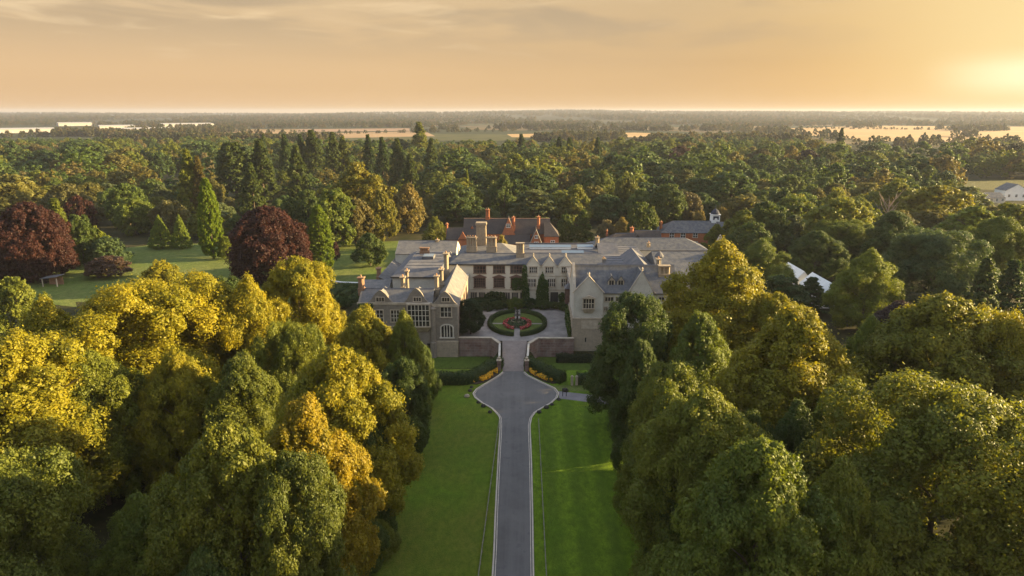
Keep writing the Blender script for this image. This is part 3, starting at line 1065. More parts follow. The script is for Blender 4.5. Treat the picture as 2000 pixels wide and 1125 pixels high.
def bed(pxs, bush, sd, label):
    P = [tuple(at(*p, z=0))[:2] for p in pxs]
    cx, cy_ = sum(p[0] for p in P) / len(P), sum(p[1] for p in P) / len(P)
    t = thing('flower_bed', (cx, cy_, 0), label, 'flower bed', 'orange flower beds either side of the causeway')
    b = MB()
    if sum(P[i][0] * P[(i + 1) % len(P)][1] - P[(i + 1) % len(P)][0] * P[i][1] for i in range(len(P))) < 0:
        P = P[::-1]
    b.prism(P, 0.0, 0.14)
    b.build('soil', M['soil'], t)
    inner = [(cx + (p[0] - cx) * 0.88, cy_ + (p[1] - cy_) * 0.88) for p in P]
    pts = [p for p in in_poly(inner, 4200, sd) if math.sin(p[0] * 2.1 + sd) + math.sin(p[1] * 1.7) > -1.1]
    scatter('flowers', pts, 0.1, 0.75, 0.27, [M['petal_orange'], M['bedleaf']], [0.84, 0.16], t, sd)
    for k, (bx, by) in enumerate(bush):
        p = at(bx, by, z=0)
        o = bpy.data.objects.new('shrub', PROTO['bush']['crown'])
        COL.objects.link(o)
        o.parent = t
        o.location = Vector((p.x, p.y, 0.1)) - ORG[t.name]
        o.scale = (0.26, 0.26, 0.3)
        o.color = (0.05, 0.085, 0.02, 1)


bed([(912, 750), (922, 742), (940, 733), (958, 726), (975, 724), (975, 731), (962, 739), (947, 747), (930, 751)], [(932, 742), (955, 731)], 1, 'lens-shaped bed of orange flowers left of the causeway mouth')
bed([(1030, 724), (1044, 725), (1062, 732), (1080, 741), (1091, 748), (1080, 750), (1064, 746), (1047, 738), (1034, 731)], [(1045, 730), (1073, 745)], 2, 'lens-shaped bed of orange flowers right of the causeway mouth')
t = thing('flower_bed', (rcx, rcy, 1.0), 'ring of red and pink flowers round the fountain in the courtyard', 'flower bed')
rng_ = random.Random(3)
pts = []
while len(pts) < 2600:
    a = rng_.uniform(0, 2 * PI)
    r_ = rng_.uniform(0.72, 1.0)
    x_, y_ = rcx + 3.4 * r_ * math.cos(a), rcy - 0.6 + 4.6 * r_ * math.sin(a)
    if abs(x_ - rcx) > 0.7:
        pts.append((x_, y_))
scatter('flowers', pts, 1.0, 0.55, 0.26, [M['petal_red'], M['petal_pink'], M['bedleaf']], [0.5, 0.2, 0.3], t, 5)
pts = []
while len(pts) < 1500:
    a = rng_.uniform(0, 2 * PI)
    r_ = math.sqrt(rng_.random()) * 0.72
    pts.append((rcx + 3.4 * r_ * math.cos(a), rcy - 0.6 + 4.6 * r_ * math.sin(a)))
scatter('leaves', pts, 1.0, 0.5, 0.32, [M['bedleaf'], M['dark']], [0.7, 0.3], t, 6)
# the fountain
t = thing('fountain', (rcx, rcy + 1.2, 1.0), 'small dark stone fountain with a stem and two basins in the courtyard bed', 'fountain')
MB().lathe((rcx, rcy + 1.2, 1.0), [(1.5, 0), (1.55, 0.45), (1.35, 0.5), (1.3, 0.3), (0.3, 0.3)], 20).build('pool', M['gritstone'], t)
MB().lathe((rcx, rcy + 1.2, 1.3), [(0.42, 0), (0.25, 0.4), (0.18, 1.0), (0.26, 1.25), (0.9, 1.45), (0.92, 1.55), (0.2, 1.5), (0.14, 2.1), (0.45, 2.3), (0.46, 2.38), (0.12, 2.36), (0.1, 2.8), (0.02, 3.0)], 16).build('pedestal', M['boulder'], t)

# ---- boulders round the turning circle
for i, (bx, by, s, txt) in enumerate([(912, 775, 0.5, 'pale boulder on the left lawn nearest the turning circle'), (918, 764, 0.42, 'dark boulder beside the left kerb at the widest point'), (921, 757, 0.36, 'small boulder by the kerb below the left flower bed'), (944, 794, 0.45, 'boulder where the left kerb bends back to the drive'),
                                   (957, 806, 0.4, 'small boulder at the neck of the left kerb'), (934, 787, 0.36, 'low boulder between two others along the left kerb'), (1104, 764, 0.6, 'broad dark boulder beside the side path'), (1067, 797, 0.48, 'dark boulder where the right kerb bends back'),
                                   (1053, 806, 0.42, 'small boulder at the neck of the right kerb'), (1091, 781, 0.4, 'boulder on the corner of the side path and right kerb'), (1078, 791, 0.36, 'low boulder along the right kerb between two others')]):
    p = at(bx, by, z=0)
    rg = random.Random(i)
    b = MB()
    b.lathe((p.x, p.y, -0.05), [(s * 0.8, 0), (s, s * 0.4), (s * 0.8, s * 0.85), (s * 0.35, s * 1.1)], 9)
    b.v = [(x + rg.uniform(-0.1, 0.1) * s, y + rg.uniform(-0.12, 0.12) * s, z + rg.uniform(-0.08, 0.08) * s) for x, y, z in b.v]
    b.build('boulder', M['boulder'] if i else M['trim'], label=txt, cat='boulder', group='boulders round the turning circle')

# ---- low post and rail fences along the drive
for px0, px1, txt in (((975, 824), (935, 1125), 'low timber post and rail fence along the lawn left of the drive'), ((1052, 822), (1067, 1125), 'low timber post and rail fence along the lawn right of the drive')):
    a, c_ = at(*px0, z=0), at(*px1, z=0)
    c_ = a + (c_ - a) * 1.45
    t = thing('rail_fence', (a + c_) / 2, txt, 'fence', 'rail fences along the drive')
    L = (c_ - a).length
    k = int(L / 2.1)
    b = MB()

    b.extr([a + Vector((-0.045, 0, 0.34)), a + Vector((0.045, 0, 0.34)), a + Vector((0.045, 0, 0.44)), a + Vector((-0.045, 0, 0.44))], c_ - a)
    b.build('rail', M['timber'], t)
    for i in range(k + 1):
        p = a + (c_ - a) * (i / k)
        MB().prism([(p.x - 0.07, p.y - 0.07), (p.x + 0.07, p.y - 0.07), (p.x + 0.07, p.y + 0.07), (p.x - 0.07, p.y + 0.07)], -0.05, 0.5, top=[(p.x - 0.05, p.y - 0.05), (p.x + 0.05, p.y - 0.05), (p.x + 0.05, p.y + 0.05), (p.x - 0.05, p.y + 0.05)]).build('post', M['timber'], t)

# ---- gate piers, posts, walls by the causeway
def pier(x, y, z, w, h, m, cap, **tags):
    t = thing('gate_pier', (x, y, z), **tags)
    MB().box(x - w / 2, x + w / 2, y - w / 2, y + w / 2, z, z + h).build('shaft', M[m], t)
    b = MB()
    b.box(x - w * 0.64, x + w * 0.64, y - w * 0.64, y + w * 0.64, z + h, z + h + 0.16)
    b.lathe((x, y, z + h + 0.16), [(w * 0.45, 0), (w * 0.25, 0.12), (w * 0.42, 0.35), (w * 0.36, 0.55), (w * 0.1, 0.68)], 12)
    b.build('cap', M[cap], t)


pier(-3.45, 127.4, 0, 0.75, 2.2, 'moatstone', 'trim', label='red stone gate pier on the left of the causeway mouth', cat='gate pier', group='gate piers at the causeway')
pier(2.05, 127.4, 0, 0.75, 2.2, 'moatstone', 'trim', label='red stone gate pier on the right of the causeway mouth', cat='gate pier', group='gate piers at the causeway')
for px_, nm in ((1117, 'left'), (1126, 'right')):
    p = at(px_, 752, z=0)
    b = MB()
    b.prism([(p.x - 0.22, p.y - 0.22), (p.x + 0.22, p.y - 0.22), (p.x + 0.22, p.y + 0.22), (p.x - 0.22, p.y + 0.22)], 0, 1.7)
    b.prism([(p.x - 0.28, p.y - 0.28), (p.x + 0.28, p.y - 0.28), (p.x + 0.28, p.y + 0.28), (p.x - 0.28, p.y + 0.28)], 1.7, 1.95, top=[(p.x - 0.1, p.y - 0.1), (p.x + 0.1, p.y - 0.1), (p.x + 0.1, p.y + 0.1), (p.x - 0.1, p.y + 0.1)])
    b.build('stone_post', M['trim'], label='squat stone post in the hedge gap, ' + ('next to the curved hedge' if nm == 'left' else 'next to the short straight hedge'), cat='post', group='stone posts in the hedge gap')
for sx, txt in ((1099, 'black bollard lamp beside the side path'), (1106, 'thin black signpost beside the side path')):
    p = at(sx, 774, z=0)
    b = MB()
    b.tube([(p.x, p.y, 0), (p.x, p.y, 1.5)], 0.06, 8)
    b.box(p.x - (0.09 if sx == 1099 else 0.16), p.x + (0.09 if sx == 1099 else 0.16), p.y - 0.1, p.y + 0.1, 1.3, 1.56)
    b.build('bollard' if sx == 1099 else 'signpost', M['iron'], label=txt, cat='bollard' if sx == 1099 else 'signpost')


def wall_run(name, pts, th, z0, z1, m, cop, label, copw=0.12, **kw):
    """a free-standing wall along points with a coping; z0, z1 may vary along the run"""
    t = thing(name, (pts[0][0], pts[0][1], z0 if isinstance(z0, (int, float)) else z0[0]), label, 'wall', **kw)
    Z0 = z0 if isinstance(z0, (list, tuple)) else [z0] * len(pts)
    Z1 = z1 if isinstance(z1, (list, tuple)) else [z1] * len(pts)
    ln = [Vector((p[0], p[1])) for p in pts]
    a, c_ = offset(ln, th / 2), offset(ln, -th / 2)
    b, d_ = MB(), MB()
    e_, f_ = offset(ln, th / 2 + copw), offset(ln, -th / 2 - copw)
    for i in range(len(ln) - 1):
        for q, s in ((a, 1), (c_, -1)):
            w_ = [(q[i].x, q[i].y, Z0[i]), (q[i + 1].x, q[i + 1].y, Z0[i + 1]), (q[i + 1].x, q[i + 1].y, Z1[i + 1]), (q[i].x, q[i].y, Z1[i])]
            b.face(w_[::-1] if s > 0 else w_)
        for (q, r_), (lo, hi) in (((e_, f_), (0.0, 0.16)),):
            p0, p1, p2, p3 = q[i], r_[i], r_[i + 1], q[i + 1]
            for z_, rev in ((hi, False), (lo, True)):
                w_ = [(p0.x, p0.y, Z1[i] + z_), (p1.x, p1.y, Z1[i] + z_), (p2.x, p2.y, Z1[i + 1] + z_), (p3.x, p3.y, Z1[i + 1] + z_)]
                d_.face(w_[::-1] if rev else w_)
            for g in (q, r_):
                d_.face([(g[i].x, g[i].y, Z1[i] + lo), (g[i + 1].x, g[i + 1].y, Z1[i + 1] + lo), (g[i + 1].x, g[i + 1].y, Z1[i + 1] + hi), (g[i].x, g[i].y, Z1[i] + hi)])
    for k in (0, -1):
        b.face([(a[k].x, a[k].y, Z0[k]), (c_[k].x, c_[k].y, Z0[k]), (c_[k].x, c_[k].y, Z1[k]), (a[k].x, a[k].y, Z1[k])])
        d_.face([(e_[k].x, e_[k].y, Z1[k]), (f_[k].x, f_[k].y, Z1[k]), (f_[k].x, f_[k].y, Z1[k] + 0.16), (e_[k].x, e_[k].y, Z1[k] + 0.16)])
    b.build('masonry', M[m], t)
    d_.build('coping', M[cop], t)
    return t


wall_run('moat_wall', [(-13.4, 142.3), (-5.6, 142.3), (-3.75, 139.5)], 0.55, -2.6, [1.85, 1.85, 1.6], 'moatstone', 'trim', 'weathered grey and red stone retaining wall left of the causeway', group='retaining walls of the courtyard')
wall_run('moat_wall', [(2.55, 139.5), (4.6, 142.3), (12.4, 142.3)], 0.55, -2.6, [1.6, 1.85, 1.85], 'moatstone', 'trim', 'dark red stone retaining wall right of the causeway', group='retaining walls of the courtyard')
wall_run('parapet_wall', [(-3.45, 128.0), (-3.72, 139.2)], 0.32, -2.6, [0.75, 1.55], 'moatstone', 'trim_pale', 'sloping parapet with pale coping on the left of the causeway', 0.06, group='parapets of the causeway')
wall_run('parapet_wall', [(2.05, 128.0), (2.5, 139.2)], 0.32, -2.6, [0.75, 1.55], 'moatstone', 'trim_pale', 'sloping parapet with pale coping on the right of the causeway', 0.06, group='parapets of the causeway')
# ================================================================== the great house
manor = thing('manor_house', (0, 160, 0), 'rambling old stone manor house with many gables, chimneys and slate roofs round an open forecourt', 'manor house')


def X(px, py, Y):
    return at(px, py, Y=Y).x


def Zp(py, Y, px=1000):
    return at(px, py, Y=Y).z


def wall_box(b, x0, x1, y0, y1, z0, z1, mi=0):
    b.box(x0, x1, y0, y1, z0, z1, mi)


def gable_wall(b, xa, xb, y, th, ze, zr, mi=0, shaped=False, steps=0):
    """gable triangle facing -y standing on a wall head"""
    xm, hw = (xa + xb) / 2, (xb - xa) / 2
    if shaped:
        pts = [(xa, ze), (xb, ze)]
        r = [(1.0, 0.0), (0.86, 0.10), (0.70, 0.26), (0.56, 0.50), (0.42, 0.70), (0.22, 0.88), (0.06, 1.0)]
        pts += [(xm + hw * u, ze + (zr - ze) * w) for u, w in r[1:]]
        pts += [(xm - hw * u, ze + (zr - ze) * w) for u, w in r[::-1][:-1]]
    else:
        pts = [(xa, ze), (xb, ze), (xm, zr)]
    b.extr([(u, y, w) for u, w in pts], (0, th, 0), mi)


def gable_cope(b, xa, xb, y, th, ze, zr, w=0.22, mi=0):
    xm = (xa + xb) / 2
    for s, xe in ((-1, xa), (1, xb)):
        b.extr([(xe + s * 0.25, y - 0.08, ze - 0.15), (xe + s * 0.25, y + th + 0.08, ze - 0.15), (xm, y + th + 0.08, zr + 0.02), (xm, y - 0.08, zr + 0.02)], (0, 0, w), mi)
    b.lathe((xm, y + th / 2, zr + w), [(0.2, 0), (0.14, 0.25), (0.22, 0.45), (0.05, 0.8)], 8, mi)


def roof_x(b, x0, x1, y0, y1, ze, zr, mi=0, ov=0.25, th=0.18, hip0=0.0, hip1=0.0):
    """ridge along x, optional hipped ends"""
    ym = (y0 + y1) / 2
    k = (zr - ze) / (ym - y0)
    a, c = y0 - ov, y1 + ov
    zo = ze - ov * k
    o0, o1 = (ov if hip0 else 0), (ov if hip1 else 0)
    b.slab([(x0 - o0, a, zo), (x1 + o1, a, zo), (x1 - hip1, ym, zr), (x0 + hip0, ym, zr)], th, mi)
    b.slab([(x1 + o1, c, zo), (x0 - o0, c, zo), (x0 + hip0, ym, zr), (x1 - hip1, ym, zr)], th, mi)
    if hip0:
        b.slab([(x0 - ov, c, zo), (x0 - ov, a, zo), (x0 + hip0, ym, zr)], th, mi)
    if hip1:
        b.slab([(x1 + ov, a, zo), (x1 + ov, c, zo), (x1 - hip1, ym, zr)], th, mi)


def roof_y(b, x0, x1, y0, y1, ze, zr, mi=0, ov=0.25, th=0.18):
    """ridge along y"""
    xm = (x0 + x1) / 2
    k = (zr - ze) / (xm - x0)
    zo = ze - ov * k
    b.slab([(x0 - ov, y1, zo), (x0 - ov, y0, zo), (xm, y0, zr), (xm, y1, zr)], th, mi)
    b.slab([(x1 + ov, y0, zo), (x1 + ov, y1, zo), (xm, y1, zr), (xm, y0, zr)], th, mi)


def ridge_cap(b, p, q, mi=1, w=0.16, h=0.12):
    p, q = Vector(p), Vector(q)
    d = (q - p).normalized()
    s = Vector((-d.y, d.x, 0)).normalized() * w
    b.extr([p - s + Vector((0, 0, -0.05)), p + s + Vector((0, 0, -0.05)), p + Vector((0, 0, h))], q - p, mi)


def window(parent, x0, x1, z0, z1, Y, nx, nz, mats=('trim', 'glass', 'trim'), face='-y', sur=0.16, bar=0.055, sill=True, arch=False, hood=None, name='window'):
    """stone or timber framed window: surround, dark glass and mullions, standing on wall plane Y (or plane x=Y for face +x/-x)"""
    b = MB()

    def P(u, d, z):
        if face == '-y':
            return (u, Y - d, z)
        if face == '+x':
            return (Y + d, u, z)
        return (Y - d, u, z)

    def bx(u0, u1, d0, d1, za, zb, mi):
        c = [P(u0, d1, za), P(u1, d1, za), P(u1, d1, zb), P(u0, d1, zb)]
        e = [P(u0, d0, za), P(u1, d0, za), P(u1, d0, zb), P(u0, d0, zb)]
        b.extr(c, Vector(e[0]) - Vector(c[0]), mi)
    bx(x0, x1, -0.05, 0.02, z0, z1, 1)
    bx(x0 - sur, x0, -0.05, 0.10, z0 - sur * 0.2, z1 + sur, 0)
    bx(x1, x1 + sur, -0.05, 0.10, z0 - sur * 0.2, z1 + sur, 0)
    bx(x0, x1, -0.05, 0.10, z1, z1 + sur, 0)
    if sill:
        bx(x0 - sur * 1.5, x1 + sur * 1.5, -0.05, 0.2, z0 - sur * 1.1, z0 - sur * 0.2 if sur else z0, 0)
    for i in range(1, nx):
        u = x0 + (x1 - x0) * i / nx
        bx(u - bar, u + bar, 0.0, 0.075, z0, z1, 2)
    for j in range(1, nz):
        z = z0 + (z1 - z0) * j / nz
        bx(x0, x1, 0.0, 0.06, z - bar * 0.8, z + bar * 0.8, 2)
    if arch:
        xm, hw, n_ = (x0 + x1) / 2, (x1 - x0) / 2, 10
        h_ = hw * 0.62
        o_ = [P(xm + (hw + sur) * math.cos(PI * i / n_), 0.12, z1 + (h_ + sur) * math.sin(PI * i / n_) ** 0.8) for i in range(n_ + 1)]
        i_ = [P(xm + hw * math.cos(PI * i / n_), 0.12, z1 + h_ * math.sin(PI * i / n_) ** 0.8) for i in range(n_ + 1)]
        gl = [P(xm + hw * math.cos(PI * i / n_), 0.105, z1 + h_ * math.sin(PI * i / n_) ** 0.8) for i in range(n_ + 1)]
        b.face(gl if face == '-y' else gl[::-1], 1)
        for i in range(n_):
            b.face([o_[i], o_[i + 1], i_[i + 1], i_[i]], 0)
        for i in range(1, nx):
            u = x0 + (x1 - x0) * i / nx
            zt = z1 + h_ * max(0.0, 1 - ((u - xm) / hw) ** 2) ** 0.5 * 0.95
            bx(u - bar, u + bar, 0.10, 0.13, z1, zt, 2)
    if hood == 'ped':
        xm = (x0 + x1) / 2
        e_ = sur * 2.2
        b.extr([P(x0 - e_, 0.3, z1 + sur), P(x1 + e_, 0.3, z1 + sur), P(x1 + e_, 0.3, z1 + sur + 0.12), P(xm, 0.3, z1 + sur + 0.12 + (x1 - x0) * 0.27), P(x0 - e_, 0.3, z1 + sur + 0.12)], Vector(P(0, -0.05, 0)) - Vector(P(0, 0.3, 0)), 0)
    elif hood == 'flat':
        bx(x0 - sur * 2, x1 + sur * 2, -0.05, 0.24, z1 + sur, z1 + sur + 0.14, 0)
    return b.build(name, [M[mats[0]], M[mats[1]], M[mats[2]]], parent)


def pwin(parent, px0, px1, py0, py1, Y, nx, nz, **kw):
    pm, ym = (px0 + px1) / 2, (py0 + py1) / 2
    return window(parent, X(px0, ym, Y), X(px1, ym, Y), Zp(py1, Y, pm), Zp(py0, Y, pm), Y, nx, nz, **kw)


def chimney(parent, x, y, zb, zt, w, d, m='gritstone', flues=2, pots=True):
    """stack with a plinth, flues side by side, a cap and clay pots"""
    b = MB()
    hb = zb + (zt - zb) * 0.35
    b.box(x - w / 2, x + w / 2, y - d / 2, y + d / 2, zb, hb)
    b.box(x - w / 2 - 0.08, x + w / 2 + 0.08, y - d / 2 - 0.08, y + d / 2 + 0.08, hb, hb + 0.14)
    fw = w / flues
    for i in range(flues):
        cx = x - w / 2 + fw * (i + 0.5)
        r = fw * 0.46
        b.prism([(cx + r * 1.08 * math.cos(PI / 8 + k * PI / 4), y + min(r * 1.08, d / 2) * math.sin(PI / 8 + k * PI / 4)) for k in range(8)], hb + 0.14, zt - 0.25)
    b.box(x - w / 2 - 0.1, x + w / 2 + 0.1, y - d / 2 - 0.1, y + d / 2 + 0.1, zt - 0.25, zt)
    if pots:
        for i in range(flues):
            cx = x - w / 2 + fw * (i + 0.5)
            b.lathe((cx, y, zt), [(0.17, 0), (0.14, 0.45), (0.18, 0.5)], 8, 1)
    return b.build('chimney', [M[m], M['pot']], parent)


def pchim(parent, px0, px1, py_top, Y, zb, d=1.0, **kw):
    pm = (px0 + px1) / 2
    return chimney(parent, X(pm, py_top, Y), Y, zb, Zp(py_top, Y, pm), X(px1, py_top, Y) - X(px0, py_top, Y), d, **kw)


# ------------------------------------------------------------ the brown stone wing on the left
YF = 142.0
b = MB()
wall_box(b, -34.6, -18.4, YF, 150.0, -2.6, 9.7)
wall_box(b, -18.4, -12.9, YF - 0.3, 170.0, -2.6, 9.3)
b.box(-34.75, -18.4, YF - 0.16, YF, 9.45, 9.95, 1)
b.box(-18.55, -12.75, YF - 0.46, YF - 0.3, 9.05, 9.7, 1)
b.box(-34.7, -18.4, YF - 0.1, YF, 4.4, 4.65, 1)
b.box(-18.5, -12.8, YF - 0.4, YF - 0.3, 1.1, 1.35, 1)
b.prism([(-18.5, YF - 0.45), (-12.75, YF - 0.45), (-12.75, YF - 0.3), (-18.5, YF - 0.3)], -2.6, 1.1, 2)
b.box(-12.9, -12.75, YF - 0.45, 150.0, -2.6, 1.1, 2)
gable_wall(b, -32.4, -26.9, YF - 0.02, 0.45, 9.95, 12.6, 0, True)
gable_wall(b, -24.6, -19.2, YF - 0.02, 0.45, 9.95, 13.1, 0, True)
gable_wall(b, -18.3, -13.0, YF - 0.32, 0.45, 9.7, 12.5, 0, True)
b.extr([(-34.6, YF, 9.7), (-34.6, 150, 9.7), (-34.6, 146, 12.0)], (0.4, 0, 0))
b.extr([(-18.2, 169.6, 9.3), (-13.1, 169.6, 9.3), (-15.65, 169.6, 12.2)], (0, 0.4, 0))
# the corbelled oriel of the tall bay window
ox0, ox1 = X(797, 615, YF - 0.9), X(838, 615, YF - 0.9)
oz0, oz1 = Zp(637, YF - 0.9, 815), Zp(596, YF - 0.9, 815)
b.box(ox0 - 0.3, ox1 + 0.3, YF - 0.9, YF, oz0 - 0.4, oz1 + 0.35, 1)
b.prism([(ox0 + 0.6, YF - 0.15), (ox1 - 0.6, YF - 0.15), (ox1 - 0.6, YF), (ox0 + 0.6, YF)], oz0 - 1.5, oz0 - 0.4, 1, top=[(ox0 - 0.3, YF - 0.9), (ox1 + 0.3, YF - 0.9), (ox1 + 0.3, YF), (ox0 - 0.3, YF)])
b.lathe((-18.3, YF - 0.35, -2.6), [(0.75, 0), (0.75, 3.6), (0.62, 3.8), (0.62, 11.0), (0.78, 11.1), (0.78, 11.4), (0.1, 11.9)], 12, 0)
stone_wing = b.build('stone_wing', [M['stone'], M['trim'], M['ashlar']], manor, label='brown stone wing with three shaped gables')
b = MB()
roof_x(b, -34.2, -18.4, YF + 0.35, 149.7, 9.75, 12.0)
for xa, xb in ((-32.3, -27.0), (-24.5, -19.3)):
    roof_y(b, xa, xb, YF + 0.43, 147.5, 9.9, 12.15, ov=0.1)
ridge_cap(b, (-34.2, 146.0, 12.0), (-18.4, 146.0, 12.0))
b.build('roof', [M['slate_pale'], M['lead']], stone_wing)
b = MB()
roof_y(b, -18.3, -13.0, YF + 0.13, 169.6, 9.3, 12.1)
ridge_cap(b, (-15.65, YF + 0.13, 12.1), (-15.65, 169.6, 12.1))
b.build('roof', [M['slate_pale'], M['lead']], stone_wing)
window(stone_wing, ox0, ox1, oz0, oz1, YF - 0.9, 6, 4, mats=('trim', 'glass', 'trim_pale'), sur=0.22, bar=0.07)
pwin(stone_wing, 861, 881, 600, 618.5, YF - 0.3, 3, 2, mats=('trim', 'glass', 'trim_pale'), sur=0.2, hood='flat')
pwin(stone_wing, 862.5, 884, 641, 658, YF - 0.3, 4, 1, mats=('trim_pale', 'glass', 'trim_pale'), sur=0.3, bar=0.1, arch=True)
pwin(stone_wing, 735, 750, 581, 588.5, YF - 0.02, 3, 1, mats=('trim', 'glass', 'trim'))
pwin(stone_wing, 808, 822, 581, 588, YF - 0.02, 3, 1, mats=('trim', 'glass', 'trim'))
pwin(stone_wing, 863.5, 877.5, 581.5, 588.5, YF - 0.32, 3, 1, mats=('trim', 'glass', 'trim'))
pwin(stone_wing, 722, 748, 606, 628, YF, 4, 3, mats=('trim', 'glass', 'trim_pale'), sur=0.2)
pwin(stone_wing, 764, 780, 606, 628, YF, 3, 3, mats=('trim', 'glass', 'trim_pale'), sur=0.2)
pwin(stone_wing, 724, 746, 644, 662, YF, 4, 2, mats=('trim', 'glass', 'trim_pale'), sur=0.2)
pwin(stone_wing, 764, 780, 644, 662, YF, 3, 2, mats=('trim', 'glass', 'trim_pale'), sur=0.2)
for k, y0 in enumerate((145.5, 150.5, 156.0, 162.0)):
    window(stone_wing, y0, y0 + 2.4, 5.4, 7.9, -12.9, 3, 2, mats=('oak', 'glass', 'oak'), face='+x', sur=0.2)
    if k:
        window(stone_wing, y0, y0 + 2.4, 2.0, 4.2, -12.9, 3, 2, mats=('oak', 'glass', 'oak'), face='+x', sur=0.2)
b = MB()
b.box(X(834, 668, YF - 0.12), X(843, 668, YF - 0.12), YF - 0.12, YF - 0.02, -2.2, 0.6)
b.build('doorway', [M['dark']], stone_wing)
pchim(stone_wing, 699, 711, 541, 146.0, 10.5, m='brick_brown', flues=1, d=1.3)
pchim(stone_wing, 782, 791, 540, 147.0, 10.8, m='gritstone', flues=1, d=1.5)
pchim(stone_wing, 791, 798, 528, 152.5, 8.0, m='gritstone', flues=1, d=1.6)
pchim(stone_wing, 848, 857, 538, 148.5, 9.5, m='gritstone', flues=1, d=1.4)
pchim(stone_wing, 857, 866, 525, 154.5, 9.0, m='gritstone', flues=1, d=2.0)
pchim(stone_wing, 866, 876, 494, 166.5, 9.0, m='gritstone', flues=1, d=2.2)

# ------------------------------------------------------------ lead-roofed block behind it
b = MB()
wall_box(b, -31.0, -18.6, 163.0, 189.0, 0, 10.6)
wall_box(b, -18.4, -13.0, 170.3, 174.5, 0, 8.8)
wall_box(b, -37.5, -31.4, 178.0, 209.0, 0, 5.2)
wall_box(b, -37.0, -18.8, 199.0, 212.0, 0, 9.0)
wall_box(b, -38.5, -31.6, 160.5, 170.0, 0, 7.9)
b.extr([(-37.0, 199, 9.0), (-37.0, 212, 9.0), (-37.0, 205.5, 11.6)], (0.35, 0, 0))
b.extr([(-19.2, 199, 9.0), (-19.2, 212, 9.0), (-19.2, 205.5, 11.6)], (0.35, 0, 0))
hall_block = b.build('hall_range', [M['render_grey'], M['trim']], manor, label='lead-roofed block behind the stone wing')
b = MB()
q0 = [(-31.3, 162.7), (-18.4, 162.7), (-18.4, 189.3), (-31.3, 189.3)]
q1 = [(-28.6, 166.0), (-19.2, 166.0), (-19.2, 187.5), (-28.6, 187.5)]
for i in range(4):
    j = (i + 1) % 4
    b.slab([(*q0[i], 10.6), (*q0[j], 10.6), (*q1[j], 12.15), (*q1[i], 12.15)], 0.15)
b.slab([(*p, 12.15) for p in q1], 0.12)
b.box(-31.45, -18.35, 162.5, 162.75, 10.35, 10.62, 1)
for k in range(5):
    b.box(-28.4, -19.4, 168.6 + 3.9 * k, 168.75 + 3.9 * k, 12.15, 12.25)
b.build('roof', [M['lead'], M['dark']], hall_block)
b = MB()
b.slab([(-37.7, 177.8, 7.0), (-34.2, 177.8, 5.25), (-34.2, 209.2, 5.25), (-37.7, 209.2, 7.0)], 0.2)
b.slab([(-34.2, 177.8, 5.24), (-31.2, 177.8, 5.24), (-31.2, 198.8, 5.24), (-34.2, 198.8, 5.24)], 0.1)
b.extr([(-37.5, 178.0, 5.2), (-34.2, 178.0, 5.2), (-37.5, 178.0, 6.85)], (0, 0.3, 0))
b.box(-37.5, -37.2, 178.0, 209.0, 5.2, 6.8)
b.build('roof', [M['slate_pale']], hall_block)
b = MB()
roof_x(b, -36.9, -18.9, 199, 212, 9.0, 11.7)
ridge_cap(b, (-36.9, 205.5, 11.7), (-18.9, 205.5, 11.7), 0)
b.build('roof', [M['slate_pale']], hall_block)
b = MB()
roof_x(b, -38.5, -31.6, 160.5, 170.0, 7.9, 9.3)
b.build('roof', [M['slate_pale']], hall_block)
for u in (-37.4, -35.2, -33.4):
    window(hall_block, u, u + 1.0, 6.2, 7.3, 160.5, 2, 2, mats=('white', 'glass', 'white'), sur=0.12)
pchim(hall_block, 820, 838, 483, 184.0, 12.0, m='brick_brown', flues=3, d=1.4, pots=False)
pchim(hall_block, 735, 744, 523, 181.0, 5.0, m='brick_brown', flues=1, d=1.5)
pchim(hall_block, 779, 785, 492, 206.0, 5.0, m='brick_brown', flues=1, d=1.6)
pchim(hall_block, 851, 857, 468, 205.5, 11.0, m='gritstone', flues=1, d=1.4)
b = MB()
b.box(-25.5, -22.5, 176, 180, 12.15, 12.9, 0)
b.box(-25.3, -22.7, 176.2, 179.8, 12.9, 12.96, 1)
b.build('skylight', [M['lead'], M['skyglass']], hall_block)

# ------------------------------------------------------------ the cream main range across the court
YM = 174.5
xL, xR = -18.3, X(1122, 545, YM)
b = MB()
wall_box(b, xL, 22.0, YM, 184.0, 0.5, 11.25)
zs = Zp(566, YM)
b.box(xL, xR - 0.1, YM - 0.14, YM, zs - 0.12, zs + 0.14, 1)
b.box(xL, X(1024, 516, YM), YM - 0.35, YM, 11.0, 11.3, 2)
for px_ in (1041.5, 1072.8, 1104.5):
    c_ = X(px_, 520, YM)
    gable_wall(b, c_ - 2.0, c_ + 2.0, YM - 0.25, 0.5, 10.6, Zp(501, YM, px_), 0)
    gable_cope(b, c_ - 2.0, c_ + 2.0, YM - 0.25, 0.5, 10.6, Zp(501, YM, px_), 0.16, 1)
    b.box(c_ - 1.55, c_ + 1.55, YM - 0.25, YM, zs + 0.14, 10.6, 0)
zmid = (Zp(534, YM) + Zp(543, YM)) / 2
b.box(X(1028, 538, YM), xR - 0.1, YM - 0.34, YM - 0.26, zmid - 0.1, zmid + 0.1, 1)
main = b.build('main_range', [M['render'], M['trim'], M['dark']], manor, label='cream rendered main range with three small gables')
b = MB()
roof_x(b, xL, 22.0, YM, 184.0, 11.3, 13.2, hip0=3.0)
for px_ in (1041.5, 1072.8, 1104.5):
    c_ = X(px_, 520, YM)
    roof_y(b, c_ - 2.0, c_ + 2.0, YM + 0.26, 178.0, 10.7, 12.75, ov=0.15)
ridge_cap(b, (xL + 3, 179.25, 13.2), (22, 179.25, 13.2))
b.build('roof', [M['slate'], M['lead']], main)
